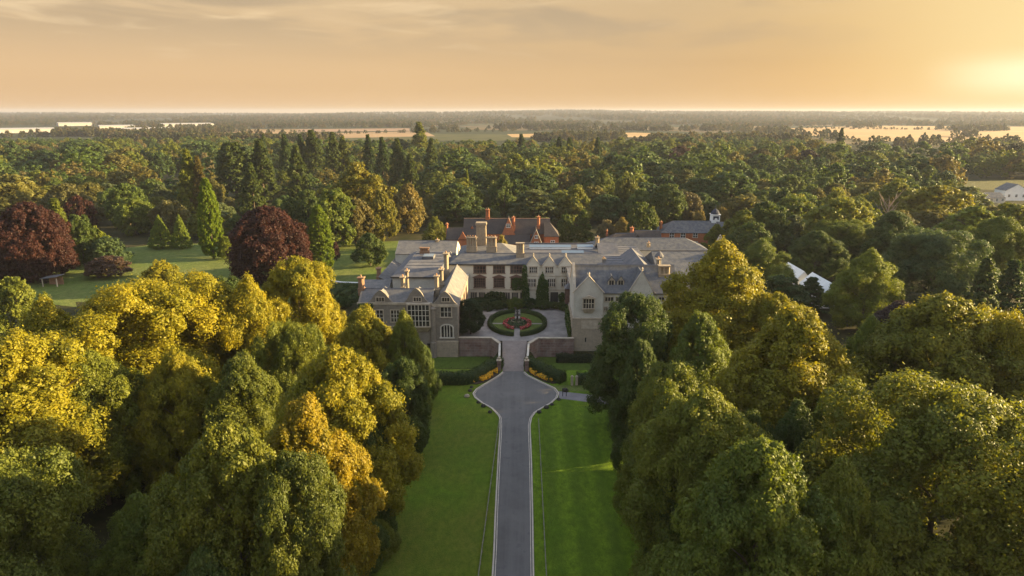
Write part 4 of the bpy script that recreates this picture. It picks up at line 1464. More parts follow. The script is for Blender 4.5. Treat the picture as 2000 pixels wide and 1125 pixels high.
for p0, p1 in ((926, 948), (964.5, 985), (998, 1019)):
    pwin(main, p0, p1, 520, 533, YM, 4, 2, mats=('oak', 'glass', 'oak'), sur=0.2, bar=0.07)
    pwin(main, p0 + 1, p1 - 1, 543.5, 561, YM, 5, 4, mats=('oak', 'glass', 'oak'), sur=0.24, bar=0.06, hood='ped')
for c_ in (1041.5, 1072.8, 1104.5):
    pwin(main, c_ - 7, c_ + 7, 522, 532.5, YM - 0.25, 4, 2, mats=('trim', 'glass', 'trim_pale'), sur=0.18, bar=0.07, hood='flat')
for c_ in (1039, 1077, 1104):
    pwin(main, c_ - 7, c_ + 7, 545, 559.5, YM - 0.25, 4, 2, mats=('trim', 'glass', 'trim_pale'), sur=0.18, bar=0.08)
# the cloister below: dark openings between stone piers
x0, x1 = xL + 1.0, X(1030, 578, YM)
n_ = 9
for i in range(n_):
    u0 = x0 + (x1 - x0) * i / n_ + 0.3
    u1 = x0 + (x1 - x0) * (i + 1) / n_ - 0.3
    window(main, u0, u1, 1.3, zs - 0.75, YM, 3, 1, mats=('trim', 'dark', 'trim'), sur=0.2, bar=0.06, name='cloister_window')
b = MB()
b.box(X(1075, 578, YM), X(1090, 578, YM), YM - 0.12, YM - 0.02, 1.0, zs - 0.6)
b.build('doorway', [M['dark']], main)
pchim(main, 1008, 1024, 474, 178.0, 12.0, m='gritstone', flues=2, d=1.4, pots=False)
pchim(main, 1175, 1183, 505, 178.5, 12.0, m='gritstone', flues=1, d=1.6)

# ------------------------------------------------------------ roofs and stacks behind the main range
b = MB()
wall_box(b, -17.0, 0.0, 184.3, 200.0, 0, 11.2)
wall_box(b, 0.3, 22.0, 184.3, 203.0, 0, 11.0)
wall_box(b, 22.3, 34.5, 156.5, 200.0, 0, 11.0)
wall_box(b, 35.0, 56.0, 165.0, 190.0, 0, 9.6)
wall_box(b, 21.0, 58.0, 207.0, 218.0, 0, 8.8)
wall_box(b, 12.6, 21.9, 156.0, 174.2, 0, 10.6)
rear = b.build('service_range', [M['render_grey']], manor, label='service ranges with lead and slate roofs behind the main range')
b = MB()
roof_x(b, -17.0, 0.0, 184.3, 200.0, 11.2, 13.6, hip0=5, hip1=5)
b.build('roof', [M['slate_pale'], M['lead']], rear)
b = MB()
b.slab([(0.1, 184.2, 11.2), (22.2, 184.2, 11.2), (22.2, 203.2, 11.2), (0.1, 203.2, 11.2)], 0.2)
b.box(0.0, 22.2, 203.0, 203.3, 11.2, 11.6)
for k in range(8):
    b.box(0.3, 22, 186 + 2.2 * k, 186.12 + 2.2 * k, 11.2, 11.29)
b.slab([(12.4, 155.8, 10.75), (22.0, 155.8, 10.75), (22.0, 174.3, 10.75), (12.4, 174.3, 10.75)], 0.15)
b.build('roof', [M['lead']], rear)
b = MB()
b.slab([(22.2, 156.3, 11.2), (34.7, 156.3, 11.2), (34.7, 200.2, 11.2), (22.2, 200.2, 11.2)], 0.2)
for k in range(14):
    b.box(22.4, 34.5, 158.5 + 3 * k, 158.62 + 3 * k, 11.2, 11.3)
roof_y(b, 28.0, 34.0, 158.0, 186.0, 11.3, 13.6)
b.extr([(28.0, 158.0, 11.3), (34.0, 158.0, 11.3), (31.0, 158.0, 13.55)], (0, 0.3, 0))
roof_x(b, 22.4, 28.2, 190, 199.5, 11.3, 13.2)
b.build('roof', [M['lead'], M['slate']], rear)
b = MB()
roof_x(b, 35.0, 56.0, 165.0, 190.0, 9.6, 14.2, hip0=0.0, hip1=6)
ridge_cap(b, (35, 177.5, 14.2), (50, 177.5, 14.2))
b.extr([(35.0, 165.0, 9.6), (35.0, 190.0, 9.6), (35.0, 177.5, 14.1)], (0.35, 0, 0), 0)
b.build('roof', [M['slate'], M['lead']], rear)
b = MB()
roof_x(b, 21.0, 58.0, 207.0, 218.0, 8.8, 11.6, hip0=6, hip1=6)
ridge_cap(b, (27, 212.5, 11.6), (52, 212.5, 11.6))
b.build('roof', [M['slate'], M['lead']], rear)
for (x_, y_, w_, d_) in ((3.0, 195.0, 12.0, 1.6), (17.0, 195.5, 4.5, 1.6), (12.0, 187.0, 6.0, 1.2)):
    b = MB()
    b.box(x_, x_ + w_, y_, y_ + d_, 11.2, 11.85, 0)
    b.slab([(x_ - 0.1, y_ - 0.1, 11.86), (x_ + w_ + 0.1, y_ - 0.1, 11.86), (x_ + w_ + 0.1, y_ + d_ + 0.1, 12.3), (x_ - 0.1, y_ + d_ + 0.1, 12.3)], 0.06, 1)
    b.build('skylight', [M['white'], M['skyglass']], rear)
pchim(rear, 911, 931, 463, 187.0, 12.0, m='gritstone', flues=4, d=1.2)
pchim(rear, 950, 970, 463, 187.0, 12.0, m='gritstone', flues=3, d=1.5)
pchim(rear, 1163, 1171, 463, 207.5, 8.8, m='gritstone', flues=1, d=1.5)
pchim(rear, 1264, 1270, 474, 200.0, 11.0, m='gritstone', flues=1, d=1.0)
# the tall battered stone tower
b = MB()
tx, ty = X(940, 450, 192), 192.0
tw = (X(950, 450, 192) - X(930, 450, 192)) / 2
zt = Zp(434, 192, 940)
b.prism([(tx - tw, ty - tw), (tx + tw, ty - tw), (tx + tw, ty + tw), (tx - tw, ty + tw)], 11.5, zt - 0.7, 0, top=[(tx - tw * 0.92, ty - tw * 0.92), (tx + tw * 0.92, ty - tw * 0.92), (tx + tw * 0.92, ty + tw * 0.92), (tx - tw * 0.92, ty + tw * 0.92)])
b.box(tx - tw * 1.08, tx + tw * 1.08, ty - tw * 1.08, ty + tw * 1.08, zt - 0.7, zt - 0.3, 0)
b.box(tx - tw, tx + tw, ty - tw, ty + tw, zt - 0.3, zt, 0)
b.box(tx - tw * 0.8, tx + tw * 0.8, ty - tw - 0.04, ty - tw * 0.9, 13.0, zt - 1.5, 0)
b.build('tower', [M['gritstone']], rear)

# ------------------------------------------------------------ the pale gabled wing on the right
YG = 143.0
x0, x1 = X(1120.5, 600, YG), X(1177.5, 600, YG)
zb_ = Zp(622.5, YG, 1150)
za = Zp(541, YG, 1150)
b = MB()
wall_box(b, x0, x1, YG, 156.0, zb_, 12.0, 0)
b.prism([(x0 - 0.25, YG - 0.25), (x1 + 0.25, YG - 0.25), (x1 + 0.25, 156.0), (x0 - 0.25, 156.0)], -2.7, zb_, 1)
wall_box(b, x1, 35.0, YG + 1.4, 156.0, -2.7, 11.9, 0)
xg0, xg1 = X(1229, 575, YG + 0.6), X(1276, 575, YG + 0.6)
wall_box(b, xg0, xg1, YG + 0.6, YG + 1.4, -2.7, 11.9, 0)
gable_wall(b, x0, x1, YG, 0.5, 12.0, za, 0)
gable_wall(b, xg0, xg1, YG + 0.6, 0.45, 11.9, Zp(531, YG + 0.6, 1248), 0)
b.extr([(x0, YG + 0.4, 12.0), (x0, 156.0, 12.0), (x0, 149.5, 17.0)], (0.45, 0, 0), 0)
b.box(x1 - 0.1, xg0, YG + 1.15, YG + 1.4, 11.5, 11.8, 3)
b.box(x0 - 0.3, x1 + 0.3, YG - 0.33, YG, zb_, zb_ + 0.25, 2)
b.box(X(1137, 640, YG) - 0.2, X(1165, 640, YG) + 0.2, YG - 0.3, YG - 0.24, zb_ - 2.2, zb_ - 0.3, 2)
for px_, py_ in ((1143.5, 662), (1162, 635)):
    b.box(X(px_, py_, YG) - 0.14, X(px_, py_, YG) + 0.14, YG - 0.29, YG - 0.2, Zp(py_ + 4, YG), Zp(py_ - 4, YG), 3)
gab = b.build('gabled_wing', [M['render_grey'], M['ashlar'], M['trim'], M['dark']], manor, label='pale gabled wing on a sandstone base')
b = MB()
gable_cope(b, x0, x1, YG, 0.5, 12.0, za, 0.24)
b.build('coping', [M['trim']], gab)
b = MB()
gable_cope(b, xg0, xg1, YG + 0.6, 0.45, 11.9, Zp(531, YG + 0.6, 1248), 0.2)
b.build('coping', [M['trim']], gab)
b = MB()
b.extr([(x0 - 0.08, YG + 0.6, 12.3), (x0 + 0.5, YG + 0.6, 12.3), (x0 + 0.5, 149.5, 17.15), (x0 - 0.08, 149.5, 17.15)], (0, 0, 0.2))
b.extr([(x0 - 0.08, 156.2, 12.1), (x0 + 0.5, 156.2, 12.1), (x0 + 0.5, 149.5, 17.15), (x0 - 0.08, 149.5, 17.15)], (0, 0, 0.2))
b.build('coping', [M['trim']], gab)
b = MB()
roof_x(b, x0 + 0.46, 35.0, YG + 1.0, 156.0, 11.9, 16.8)
ridge_cap(b, (x0 + 0.46, 149.5, 16.8), (35.0, 149.5, 16.8))
roof_y(b, x0 + 0.1, x1 - 0.1, YG + 0.51, 148.6, 12.0, za - 0.15, ov=0.0)
roof_y(b, xg0 + 0.1, xg1 - 0.1, YG + 1.06, 149.4, 11.9, Zp(532, YG + 0.6, 1248), ov=0.0)
b.build('roof', [M['slate'], M['lead']], gab)
pwin(gab, 1139.5, 1160, 584, 602, YG - 0.55, 4, 2, mats=('trim', 'glass', 'trim'), sur=0.14, bar=0.07, hood='ped', name='oriel_window')
b = MB()
oxa, oxb = X(1138, 600, YG - 0.5), X(1161.5, 600, YG - 0.5)
b.box(oxa, oxb, YG - 0.5, YG, Zp(603, YG), Zp(581, YG))
b.prism([(oxa + 0.5, YG - 0.1), (oxb - 0.5, YG - 0.1), (oxb - 0.5, YG), (oxa + 0.5, YG)], Zp(611, YG), Zp(603, YG), top=[(oxa - 0.1, YG - 0.55), (oxb + 0.1, YG - 0.55), (oxb + 0.1, YG), (oxa - 0.1, YG)])
b.build('oriel', [M['trim']], gab)
Yr = YG + 1.4
for p0, p1, q0_, q1_, nx_ in ((1182, 1197.5, 580.5, 588, 3), (1203, 1208, 580.5, 588, 1), (1213, 1226, 580.5, 588, 3), (1287, 1297, 580.5, 587.5, 2), (1306, 1318, 580.5, 587.5, 3), (1180.5, 1186, 600, 606.5, 2), (1200, 1214, 600, 608, 3), (1286, 1300, 602, 610, 3)):
    pwin(gab, p0, p1, q0_, q1_, Yr, nx_, 1, mats=('trim', 'glass', 'trim'), sur=0.16, bar=0.08)
pwin(gab, 1244, 1262, 582, 592, YG + 0.6, 4, 1, mats=('trim', 'glass', 'trim'), sur=0.16, bar=0.08)
# two little roof dormers
for px_ in (1194.3, 1212.3):
    Yd = 145.6
    c_ = X(px_, 552, Yd)
    zd0, zd1, zd2 = Zp(559, Yd), Zp(546.5, Yd), Zp(537.5, Yd)
    b = MB()
    b.box(c_ - 0.75, c_ + 0.75, Yd, Yd + 2.6, zd0, zd1, 0)
    b.extr([(c_ - 0.75, Yd, zd1), (c_ + 0.75, Yd, zd1), (c_, Yd, zd2)], (0, 0.2, 0), 0)
    b.box(c_ - 0.5, c_ + 0.5, Yd - 0.03, Yd, zd0 + 0.15, zd1 - 0.05, 2)
    b.box(c_ - 0.04, c_ + 0.04, Yd - 0.06, Yd - 0.03, zd0 + 0.15, zd1 - 0.05, 0)
    roof_y(b, c_ - 0.75, c_ + 0.75, Yd - 0.2, Yd + 3.6, zd1, zd2, 1, ov=0.2, th=0.1)
    b.build('dormer', [M['trim'], M['slate'], M['glass']], gab)
pchim(gab, 1286, 1309, 518, 148.0, 14.0, m='gritstone', flues=3, d=1.5, pots=False)
pchim(gab, 1282, 1290, 505, 157.0, 11.0, m='gritstone', flues=1, d=1.6)
b = MB()
cxx, cyy, czz = X(1288, 495, 160), 160.0, Zp(503, 160, 1288)
b.lathe((cxx, cyy, 11.0), [(0.6, 0), (0.6, czz - 11.0), (1.05, czz - 10.9), (1.1, czz - 10.6), (0.6, czz - 9.9), (0.1, czz - 9.4)], 12)
b.build('cupola', [M['lead']], gab)
# oriel with a lead cap and ground-floor windows on the court side
for y0 in (158.0, 164.0, 170.0):
    window(gab, y0, y0 + 2.2, 6.8, 8.8, x0 - 0.001 if y0 < 156 else 12.6, 3, 2, mats=('oak', 'glass', 'oak'), face='-x', sur=0.18)
b = MB()
b.box(11.5, 12.6, 160.2, 163.0, 4.6, 8.4, 0)
b.box(11.46, 11.5, 160.4, 162.8, 5.4, 8.0, 2)
b.box(11.42, 11.46, 161.55, 161.65, 5.4, 8.0, 0)
b.prism([(11.3, 160.0), (12.6, 160.0), (12.6, 163.2), (11.3, 163.2)], 8.4, 9.3, 1, top=[(12.2, 160.9), (12.6, 160.9), (12.6, 162.3), (12.2, 162.3)])
b.build('oriel', [M['oak'], M['lead'], M['glass']], gab)


# ------------------------------------------------------------ climbers and shrubs against the house
def climber(polyxz, Y, dens, leaf, col, label, face='-y', name='climbing_plant', seed=1, cat='climber', group=None, thick=0.5):
    """leaf sprays over an outline on a wall"""
    pts = in_poly(polyxz, int(dens), seed)
    rng = np.random.default_rng(seed)
    A = np.array(pts)
    n_ = len(A)
    d = rng.uniform(0.05, thick, n_)
    if face == '-y':
        pos = np.stack([A[:, 0], Y - d, A[:, 1]], 1)
        nn = np.array([0, -1, 0.35])
    else:
        s = 1 if face == '+x' else -1
        pos = np.stack([Y + s * d, A[:, 0], A[:, 1]], 1)
        nn = np.array([s, 0, 0.35])
    v, q, tn = leaf_quads(rng, pos, norm(rng.normal(size=(n_, 3)) * 0.5 + nn), leaf * rng.uniform(0.7, 1.4, n_), rng.random(n_))
    org = np.array([pos[:, 0].mean(), pos[:, 1].mean(), pos[:, 2].min()])
    o = bpy.data.objects.new(name, np_mesh(name, v - org, q, [M['leaf']], tn))
    COL.objects.link(o)
    o.location = org
    o.color = (*col, 1)
    return tag(o, label, cat, group)


def wpoly(pxs, Y):
    return [(at(*p, Y=Y).x, at(*p, Y=Y).z) for p in pxs]


IVY = (0.040, 0.076, 0.015)
CG = 'climbers on the courtyard fronts'
climber(wpoly([(1020, 592), (1019, 530), (1023, 516), (1029, 520), (1030, 550), (1034, 568), (1034, 592)], YM), YM - 0.3, 1100, 0.4, IVY, 'tall strip of dark ivy between the wide windows and the small gables', group=CG, seed=3)
climber(wpoly([(1046, 592), (1048, 566), (1052, 545), (1060, 530), (1064, 545), (1071, 548), (1072, 592)], YM), YM - 0.3, 1700, 0.4, (0.040, 0.080, 0.015), 'broad dark ivy below the middle one of the three small gables', group=CG, seed=4)
climber(wpoly([(1000, 566), (999, 548), (1006, 541), (1016, 543), (1022, 552), (1022, 566)], YM), YM - 0.2, 420, 0.38, IVY, 'loose ivy over the right-hand wide window', group=CG, seed=5)
climber(wpoly([(1092, 592), (1090, 575), (1096, 570), (1112, 572), (1118, 592)], YM), YM - 0.4, 700, 0.42, (0.05, 0.085, 0.02), 'light green climber in the right corner of the court', group=CG, seed=6)
climber([(143.6, 1.0), (159.5, 1.0), (158.5, 4.6), (152, 5.2), (147, 4.2), (143.8, 3.2)], 12.2, 1900, 0.42, (0.045, 0.080, 0.016), 'bright climber up the court side of the pale gabled wing', face='-x', group=CG, seed=7, thick=0.9)
climber(wpoly([(944, 592), (946, 574), (960, 567), (985, 570), (992, 592)], YM), YM - 0.5, 900, 0.42, (0.032, 0.056, 0.016), 'dark climber over the cloister windows left of the court', group=CG, seed=8)
climber(wpoly([(700, 592), (702, 598), (725, 610), (730, 597), (728, 592)], YF), YF - 0.2, 260, 0.42, IVY, 'patch of ivy hanging under the parapet of the stone wing', group=CG, seed=9)


def bush(px, py, z, w, h, col, label, group=None):
    p = at(px, py, z=z)
    t = plant_tree('shrub', 'bush', p.x, p.y, h, w, col, label, 'shrub', group, z=z, trunk=False)
    return t


BG = 'shrubs along the foot of the main range'
for px_, py_, w, h, c, lb in [(1006, 601, 5.5, 2.6, (0.075, 0.105, 0.018), 'low domed shrub with a yellow-green top in the middle of the court front'), (972, 602, 4.2, 2.0, (0.045, 0.07, 0.02), 'flat green shrub left of the yellow-topped one'), (948, 604, 4.6, 2.2, (0.040, 0.06, 0.02), 'dull green shrub at the left end of the court front'),
                             (1036, 600, 4.4, 2.4, (0.030, 0.055, 0.016), 'dark shrub right of the yellow-topped one'), (1062, 602, 4.6, 2.2, (0.05, 0.08, 0.02), 'grey-green spreading shrub below the broad ivy'), (1086, 602, 3.4, 1.7, (0.075, 0.10, 0.03), 'small pale green shrub in the right corner of the court'), (1104, 606, 3.6, 2.2, (0.05, 0.085, 0.018), 'bushy green shrub beside the pale gabled wing'),
                             (990, 598, 3.2, 1.9, (0.05, 0.06, 0.02), 'small olive shrub just left of the yellow-topped one')]:
    bush(px_, py_, 1.0, w, h, c, lb, BG)
plant_tree('yew_tree', 'b3', X(919, 640, 147.5), 147.5, 8.3, 5.6, (0.030, 0.052, 0.020), 'dark drooping tree against the court side of the stone wing', 'tree', z=1.0)
leafy('hedge', [(-12.2, 152.0), (-12.2, 171.0), (-6, 173.2)], 1.4, 1.6, 24, 0.3, (0.032, 0.055, 0.016), zb=1.0, seed=21, label='dark hedge running from the drooping tree along the left side of the court', cat='hedge')

# ------------------------------------------------------------ the formal garden and its pale terrace wall
wall_run('terrace_wall', [tuple(at(p, q, z=0.0))[:2] for p, q in ((606, 551), (640, 552), (668, 556), (700, 557), (742, 557))], 0.4, 0, 0.7, 'trim', 'white', 'low white curving terrace wall left of the house')
for i, (p, q, lb) in enumerate([((640, 572), (700, 572), 'straight clipped hedge in the front row of the formal garden'), ((648, 563), (715, 563), 'straight clipped hedge in the back row of the formal garden'), ((690, 588), (720, 560), 'slanting clipped hedge on the right of the formal garden'), ((640, 588), (668, 562), 'slanting clipped hedge on the left of the formal garden'),
                                ((655, 592), (700, 590), 'thick low hedge nearest the golden limes in the formal garden'), ((668, 582), (690, 568), 'short diagonal hedge in the middle of the formal garden')]):
    leafy('hedge', [at(*p, z=0), at(*q, z=0)], 1.8, 1.5, 18, 0.34, (0.055, 0.085, 0.016) if i % 2 else (0.042, 0.07, 0.016), seed=30 + i, label=lb, cat='hedge', group='hedges of the formal garden')
for px_, py_, w, h, lb in ((728, 578, 6.5, 3.2, 'round green shrub at the end of the stone wing roof'), (752, 570, 5, 3.5, 'dark shrub in the small garden behind the stone wing'), (735, 566, 6, 2.6, 'spreading shrub behind the stone wing chimney'), (668, 600, 5, 3, 'green shrub between the limes and the formal garden')):
    bush(px_, py_, 0, w, h, (0.045, 0.08, 0.016), lb, 'shrubs of the formal garden')

# ------------------------------------------------------------ red brick house behind
rb = thing('brick_house', (-4, 238, 0), 'red brick house with dark tiled roofs and pointed gables behind the manor', 'house')
Yb = 236.0
b = MB()
wall_box(b, X(905, 440, 240), X(1075, 440, 240), 238, 248, 0, 8.4)
wall_box(b, X(872, 450, 236), X(935, 450, 236), 234, 242, 0, 7.0)
wall_box(b, X(1062, 450, 240), X(1090, 450, 240), 235, 246, 0, 8.0)
gx0, gx1 = X(1036, 470, 230), X(1058, 470, 230)
wall_box(b, gx0, gx1, 230, 238, 0, 6.2)
gable_wall(b, gx0, gx1, 230, 0.4, 6.2, Zp(450, 230, 1047), 0)
wall_box(b, X(985, 465, 233), X(1036, 465, 233), 233.5, 238, 0, 5.6)
g2a, g2b = X(980, 450, 237), X(1006, 450, 237)
gable_wall(b, g2a, g2b, 237.4, 0.5, 8.0, Zp(426, 237, 993), 0)
b.box(g2a, g2b, 237.4, 238, 0, 8.0)
for px_, ya in ((903, 233.6), (922, 237.6)):
    c_ = X(px_, 435, ya)
    gable_wall(b, c_ - 1.6, c_ + 1.6, ya, 0.4, 6.9 if px_ < 910 else 8.3, (9.6 if px_ < 910 else 11.0), 0)
body = b.build('wall', [M['brick']], rb)
b = MB()
roof_x(b, X(905, 440, 240), X(1075, 440, 240), 238, 248, 8.4, 12.9)
ridge_cap(b, (X(905, 440, 240), 243, 12.9), (X(1075, 440, 240), 243, 12.9), 1)
b.build('roof', [M['tile'], M['pot']], rb)
b = MB()
roof_x(b, X(872, 450, 236), X(935, 450, 236), 234, 242, 7.0, 10.4)
c_ = X(903, 435, 233.6)
roof_y(b, c_ - 1.6, c_ + 1.6, 234.0, 238, 6.9, 9.5)
b.build('roof', [M['tile'], M['pot']], rb)
b = MB()
roof_x(b, X(1062, 450, 240), X(1090, 450, 240), 235, 246, 8.0, 12.0, hip0=0, hip1=3)
roof_y(b, gx0, gx1, 230.4, 240, 6.2, Zp(451, 230, 1047))
b.slab([(X(985, 465, 233), 233.2, 5.5), (gx0, 233.2, 5.5), (gx0, 238.2, 8.3), (X(985, 465, 233), 238.2, 8.3)], 0.2)
roof_y(b, g2a, g2b, 237.9, 243, 8.0, Zp(427, 237, 993))
c_ = X(922, 435, 237.6)
roof_y(b, c_ - 1.6, c_ + 1.6, 238, 242, 8.3, 10.9)
b.build('roof', [M['tile'], M['pot']], rb)
b = MB()
for s in (0, 1):
    xa, xb = (gx0, gx1)
    xm = (xa + xb) / 2
    xe = xa - 0.2 if s == 0 else xb + 0.2
    b.extr([(xe, 229.85, 6.0), (xm, 229.85, Zp(450, 230, 1047) + 0.05), (xm, 230.45, Zp(450, 230, 1047) + 0.05), (xe, 230.45, 6.0)], (0, 0, 0.25))
b.build('bargeboard', [M['trim']], rb)
pwin(rb, 1044, 1051, 473, 479, 230, 2, 2, mats=('white', 'glass', 'white'), sur=0.14)
pwin(rb, 1045, 1050, 460, 465, 230, 2, 1, mats=('white', 'glass', 'white'), sur=0.12)
pwin(rb, 1076, 1083, 470, 476, 235, 2, 2, mats=('white', 'glass', 'white'), sur=0.14)
pwin(rb, 989, 996, 438, 444, 237.4, 2, 2, mats=('white', 'glass', 'white'), sur=0.12)
pchim(rb, 948.5, 956, 409, 243, 12, m='brick', flues=2, d=1.2)
pchim(rb, 1000, 1006, 424, 239, 9, m='brick', flues=1, d=1.2)
pchim(rb, 1049, 1055, 423, 240, 9, m='brick', flues=1, d=1.3)
pchim(rb, 871, 875, 437, 238, 7, m='brick', flues=1, d=1.2)


# ------------------------------------------------------------ stable range with the clock turret
st = thing('stable_range', (60, 254, 0), 'long red brick stable range with a hipped slate roof and a clock turret', 'stables')
Ys = 254.0
xs0, xs1 = X(1292, 460, Ys), X(1372, 460, Ys)
xs2, xs3 = X(1395, 460, Ys - 2), X(1437, 460, Ys - 2)
b = MB()
wall_box(b, xs0, xs1 + 6, Ys, Ys + 11, 0, 6.2)
wall_box(b, xs1 + 6, xs3, Ys - 2, Ys + 11, 0, 5.9)
b.build('wall', [M['brick']], st)
b = MB()
roof_x(b, xs0, xs1 + 6, Ys, Ys + 11, 6.2, 9.6, hip0=5, ov=0.4)
ridge_cap(b, (xs0 + 5, Ys + 5.5, 9.6), (xs1 + 6, Ys + 5.5, 9.6))
roof_x(b, xs1 + 6, xs3, Ys - 2, Ys + 11, 5.9, 9.5, ov=0.4)
b.build('roof', [M['slate'], M['lead']], st)
for p0 in (1308, 1330, 1354, 1415):
    pwin(st, p0, p0 + 8, 455.5, 463.5, Ys if p0 < 1400 else Ys - 2, 2, 2, mats=('trim_pale', 'glass', 'white'), sur=0.16)
    pwin(st, p0, p0 + 8, 472, 480, Ys if p0 < 1400 else Ys - 2, 2, 2, mats=('trim_pale', 'glass', 'white'), sur=0.16)
b = MB()
cx_, cy_ = X(1396, 430, Ys + 6), Ys + 6
b.box(cx_ - 1.5, cx_ + 1.5, cy_ - 1.5, cy_ + 1.5, 8.5, Zp(418, cy_, 1396), 0)
b.box(cx_ - 1.75, cx_ + 1.75, cy_ - 1.75, cy_ + 1.75, Zp(418, cy_), Zp(418, cy_) + 0.25, 0)
zz = Zp(418, cy_) + 0.25
b.lathe((cx_, cy_, zz), [(1.7, 0), (1.55, 0.7), (0.9, 1.5), (0.3, 1.9), (0.12, 2.2), (0.1, 3.4)], 12, 1)
b.build('turret', [M['white'], M['clock']], st)
b = MB()
b.box(cx_ - 1.05, cx_ + 1.05, cy_ - 1.58, cy_ - 1.5, 10.2, zz - 0.7, 0)
b.build('louvre', [M['clock']], st)
b = MB()
b.tube([(cx_, cy_ - 1.56, zz - 1.9), (cx_, cy_ - 1.66, zz - 1.9)], 0.55, 16)
b.build('clock_face', [M['white']], st)
pchim(st, 1289, 1294, 433, Ys + 5, 6, m='brick', flues=1, d=1.0)
pchim(st, 1417, 1432, 434, Ys + 8, 8, m='brick', flues=2, d=1.2, pots=False)
tl = thing('tiled_outbuilding', (32, 236, 0), 'low outbuildings with dark tiled roofs left of the stable range', 'outbuilding')
b = MB()
xa, xb, xc = X(1180, 462, 240), X(1240, 462, 240), X(1292, 462, 240)
wall_box(b, xa, xb, 236, 244, 0, 5.6)
wall_box(b, xb, xc, 238, 247, 0, 5.8)
b.build('wall', [M['brick']], tl)
b = MB()
roof_x(b, xa, xb, 236, 244, 5.6, 8.2, hip0=4)
ridge_cap(b, (xa + 4, 240, 8.2), (xb, 240, 8.2))
roof_x(b, xb, xc, 238, 247, 5.8, 8.8)
ridge_cap(b, (xb, 242.5, 8.8), (xc, 242.5, 8.8))
roof_y(b, xb - 2.8, xb + 3.2, 235.5, 243, 5.6, 8.5)
b.extr([(xb - 2.7, 235.6, 5.6), (xb + 3.1, 235.6, 5.6), (xb + 0.2, 235.6, 8.4)], (0, 0.3, 0), 0)
b.build('roof', [M['tile'], M['lead']], tl)
pchim(tl, 1231, 1238, 444, 242.5, 7, m='brick', flues=1, d=1.2)
pchim(tl, 1184, 1187, 450, 241, 7, m='brick', flues=1, d=0.8)
# small stone spire beside the tallest lime
MB().lathe((X(1405, 480, 225), 225, 0), [(1.4, 0), (1.4, 7.4), (1.6, 7.6), (0.05, 10.6)], 8, 0, False).build('garden_pavilion', M['trim'], label='small pale pointed roof peeping above the tallest lime', cat='pavilion')

# ------------------------------------------------------------ white marquee, houses, shelter, warehouses
mq = thing('marquee', (90, 190, 0), 'white marquee with pitched roofs among the trees on the right', 'marquee')
for (pxa, pxb, pya, dY, L) in ((1603, 1652, 572, 0, 14), (1552, 1586, 545, 14, 12)):
    p = at((pxa + pxb) / 2, pya, z=4.2)
    Y0 = p.y
    xa, xb = X(pxa, pya, Y0), X(pxb, pya, Y0)
    b = MB()
    b.box(xa, xb, Y0, Y0 + L, 0, 3.6)
    gable_wall(b, xa, xb, Y0, 0.1, 3.6, 6.4, 0)
    b.build('wall', [M['white']], mq)
    b = MB()
    roof_y(b, xa, xb, Y0 - 0.2, Y0 + L, 3.6, 6.5, th=0.06)
    b.build('roof', [M['white']], mq)
    b = MB()
    for k in range(3):
        u = xb - 1.6 - 2.6 * k
        b.box(u - 0.6, u + 0.6, Y0 - 0.05, Y0 - 0.01, 0.8, 2.6)
    b.build('window', [M['glass']], mq)
for nm, (px0, px1, py0), h, zr, mt, rm, lb in (('house', (1962, 2004, 392), 6, 9.5, 'white', 'slate_pale', 'white house with a pale roof at the right edge'), ('house', (1905, 1932, 398), 3.2, 5.4, 'render', 'lead', 'left of two low grey-roofed houses at the right edge'), ('house', (1930, 1962, 397), 3.2, 5.6, 'render', 'slate', 'right of two low grey-roofed houses beside the white house'),
                                                      ('house', (1740, 1756, 349), 4, 6.5, 'trim', 'slate_pale', 'small pale building between the trees on the right')):
    a = at(px0, py0, z=0)
    c_ = at(px1, py0, z=0)
    t = thing(nm, (a + c_) / 2, lb, 'house')
    Y0 = a.y
    b = MB()
    b.box(a.x, c_.x, Y0, Y0 + 10, 0, h)
    gable_wall(b, a.x, c_.x, Y0, 0.3, h, zr, 0) if px0 == 1962 else b.extr([(a.x, Y0, h), (a.x, Y0 + 10, h), (a.x, Y0 + 5, zr)], (0.3, 0, 0))
    if px0 != 1962:
        b.extr([(c_.x - 0.3, Y0, h), (c_.x - 0.3, Y0 + 10, h), (c_.x - 0.3, Y0 + 5, zr)], (0.3, 0, 0))
    b.build('wall', [M[mt]], t)
    b = MB()
    if px0 == 1962:
        roof_y(b, a.x, c_.x, Y0, Y0 + 10, h, zr)
    else:
        roof_x(b, a.x, c_.x, Y0, Y0 + 10, h, zr)
    b.build('roof', [M[rm]], t)
    for k in range(3):
        u = a.x + (c_.x - a.x) * (k + 0.5) / 3
        window(t, u - 0.6, u + 0.6, h * 0.35, h * 0.35 + 1.5, Y0, 2, 2, mats=('white', 'glass', 'white'), sur=0.1)
a, c_ = at(84, 560, z=0), at(112, 560, z=0)
t = thing('garden_shelter', (a + c_) / 2, 'small open shelter with a pale sloping roof below the left copper beech', 'shelter')
b = MB()
b.slab([(a.x - 0.4, a.y - 0.4, 2.5), (c_.x + 0.4, a.y - 0.4, 3.1), (c_.x + 0.4, a.y + 3.6, 3.1), (a.x - 0.4, a.y + 3.6, 2.5)], 0.16)
b.build('roof', [M['lead']], t)
b = MB()
b.box(a.x, c_.x, a.y + 2.9, a.y + 3.1, 0, 2.3)
b.build('back_wall', [M['brick_brown']], t)
for u in (a.x, c_.x):
    MB().box(u - 0.12, u + 0.12, a.y, a.y + 0.24, 0, 2.4).build('post', [M['trim']], t)

M['metal_white'] = plain('metal_white', (0.37, 0.345, 0.32), 0.05, 0.02, rough=0.5, fine=0.3)
M['metal_grey'] = plain('metal_grey', (0.42, 0.40, 0.39), 0.08, 0.02, rough=0.6, fine=0.3)


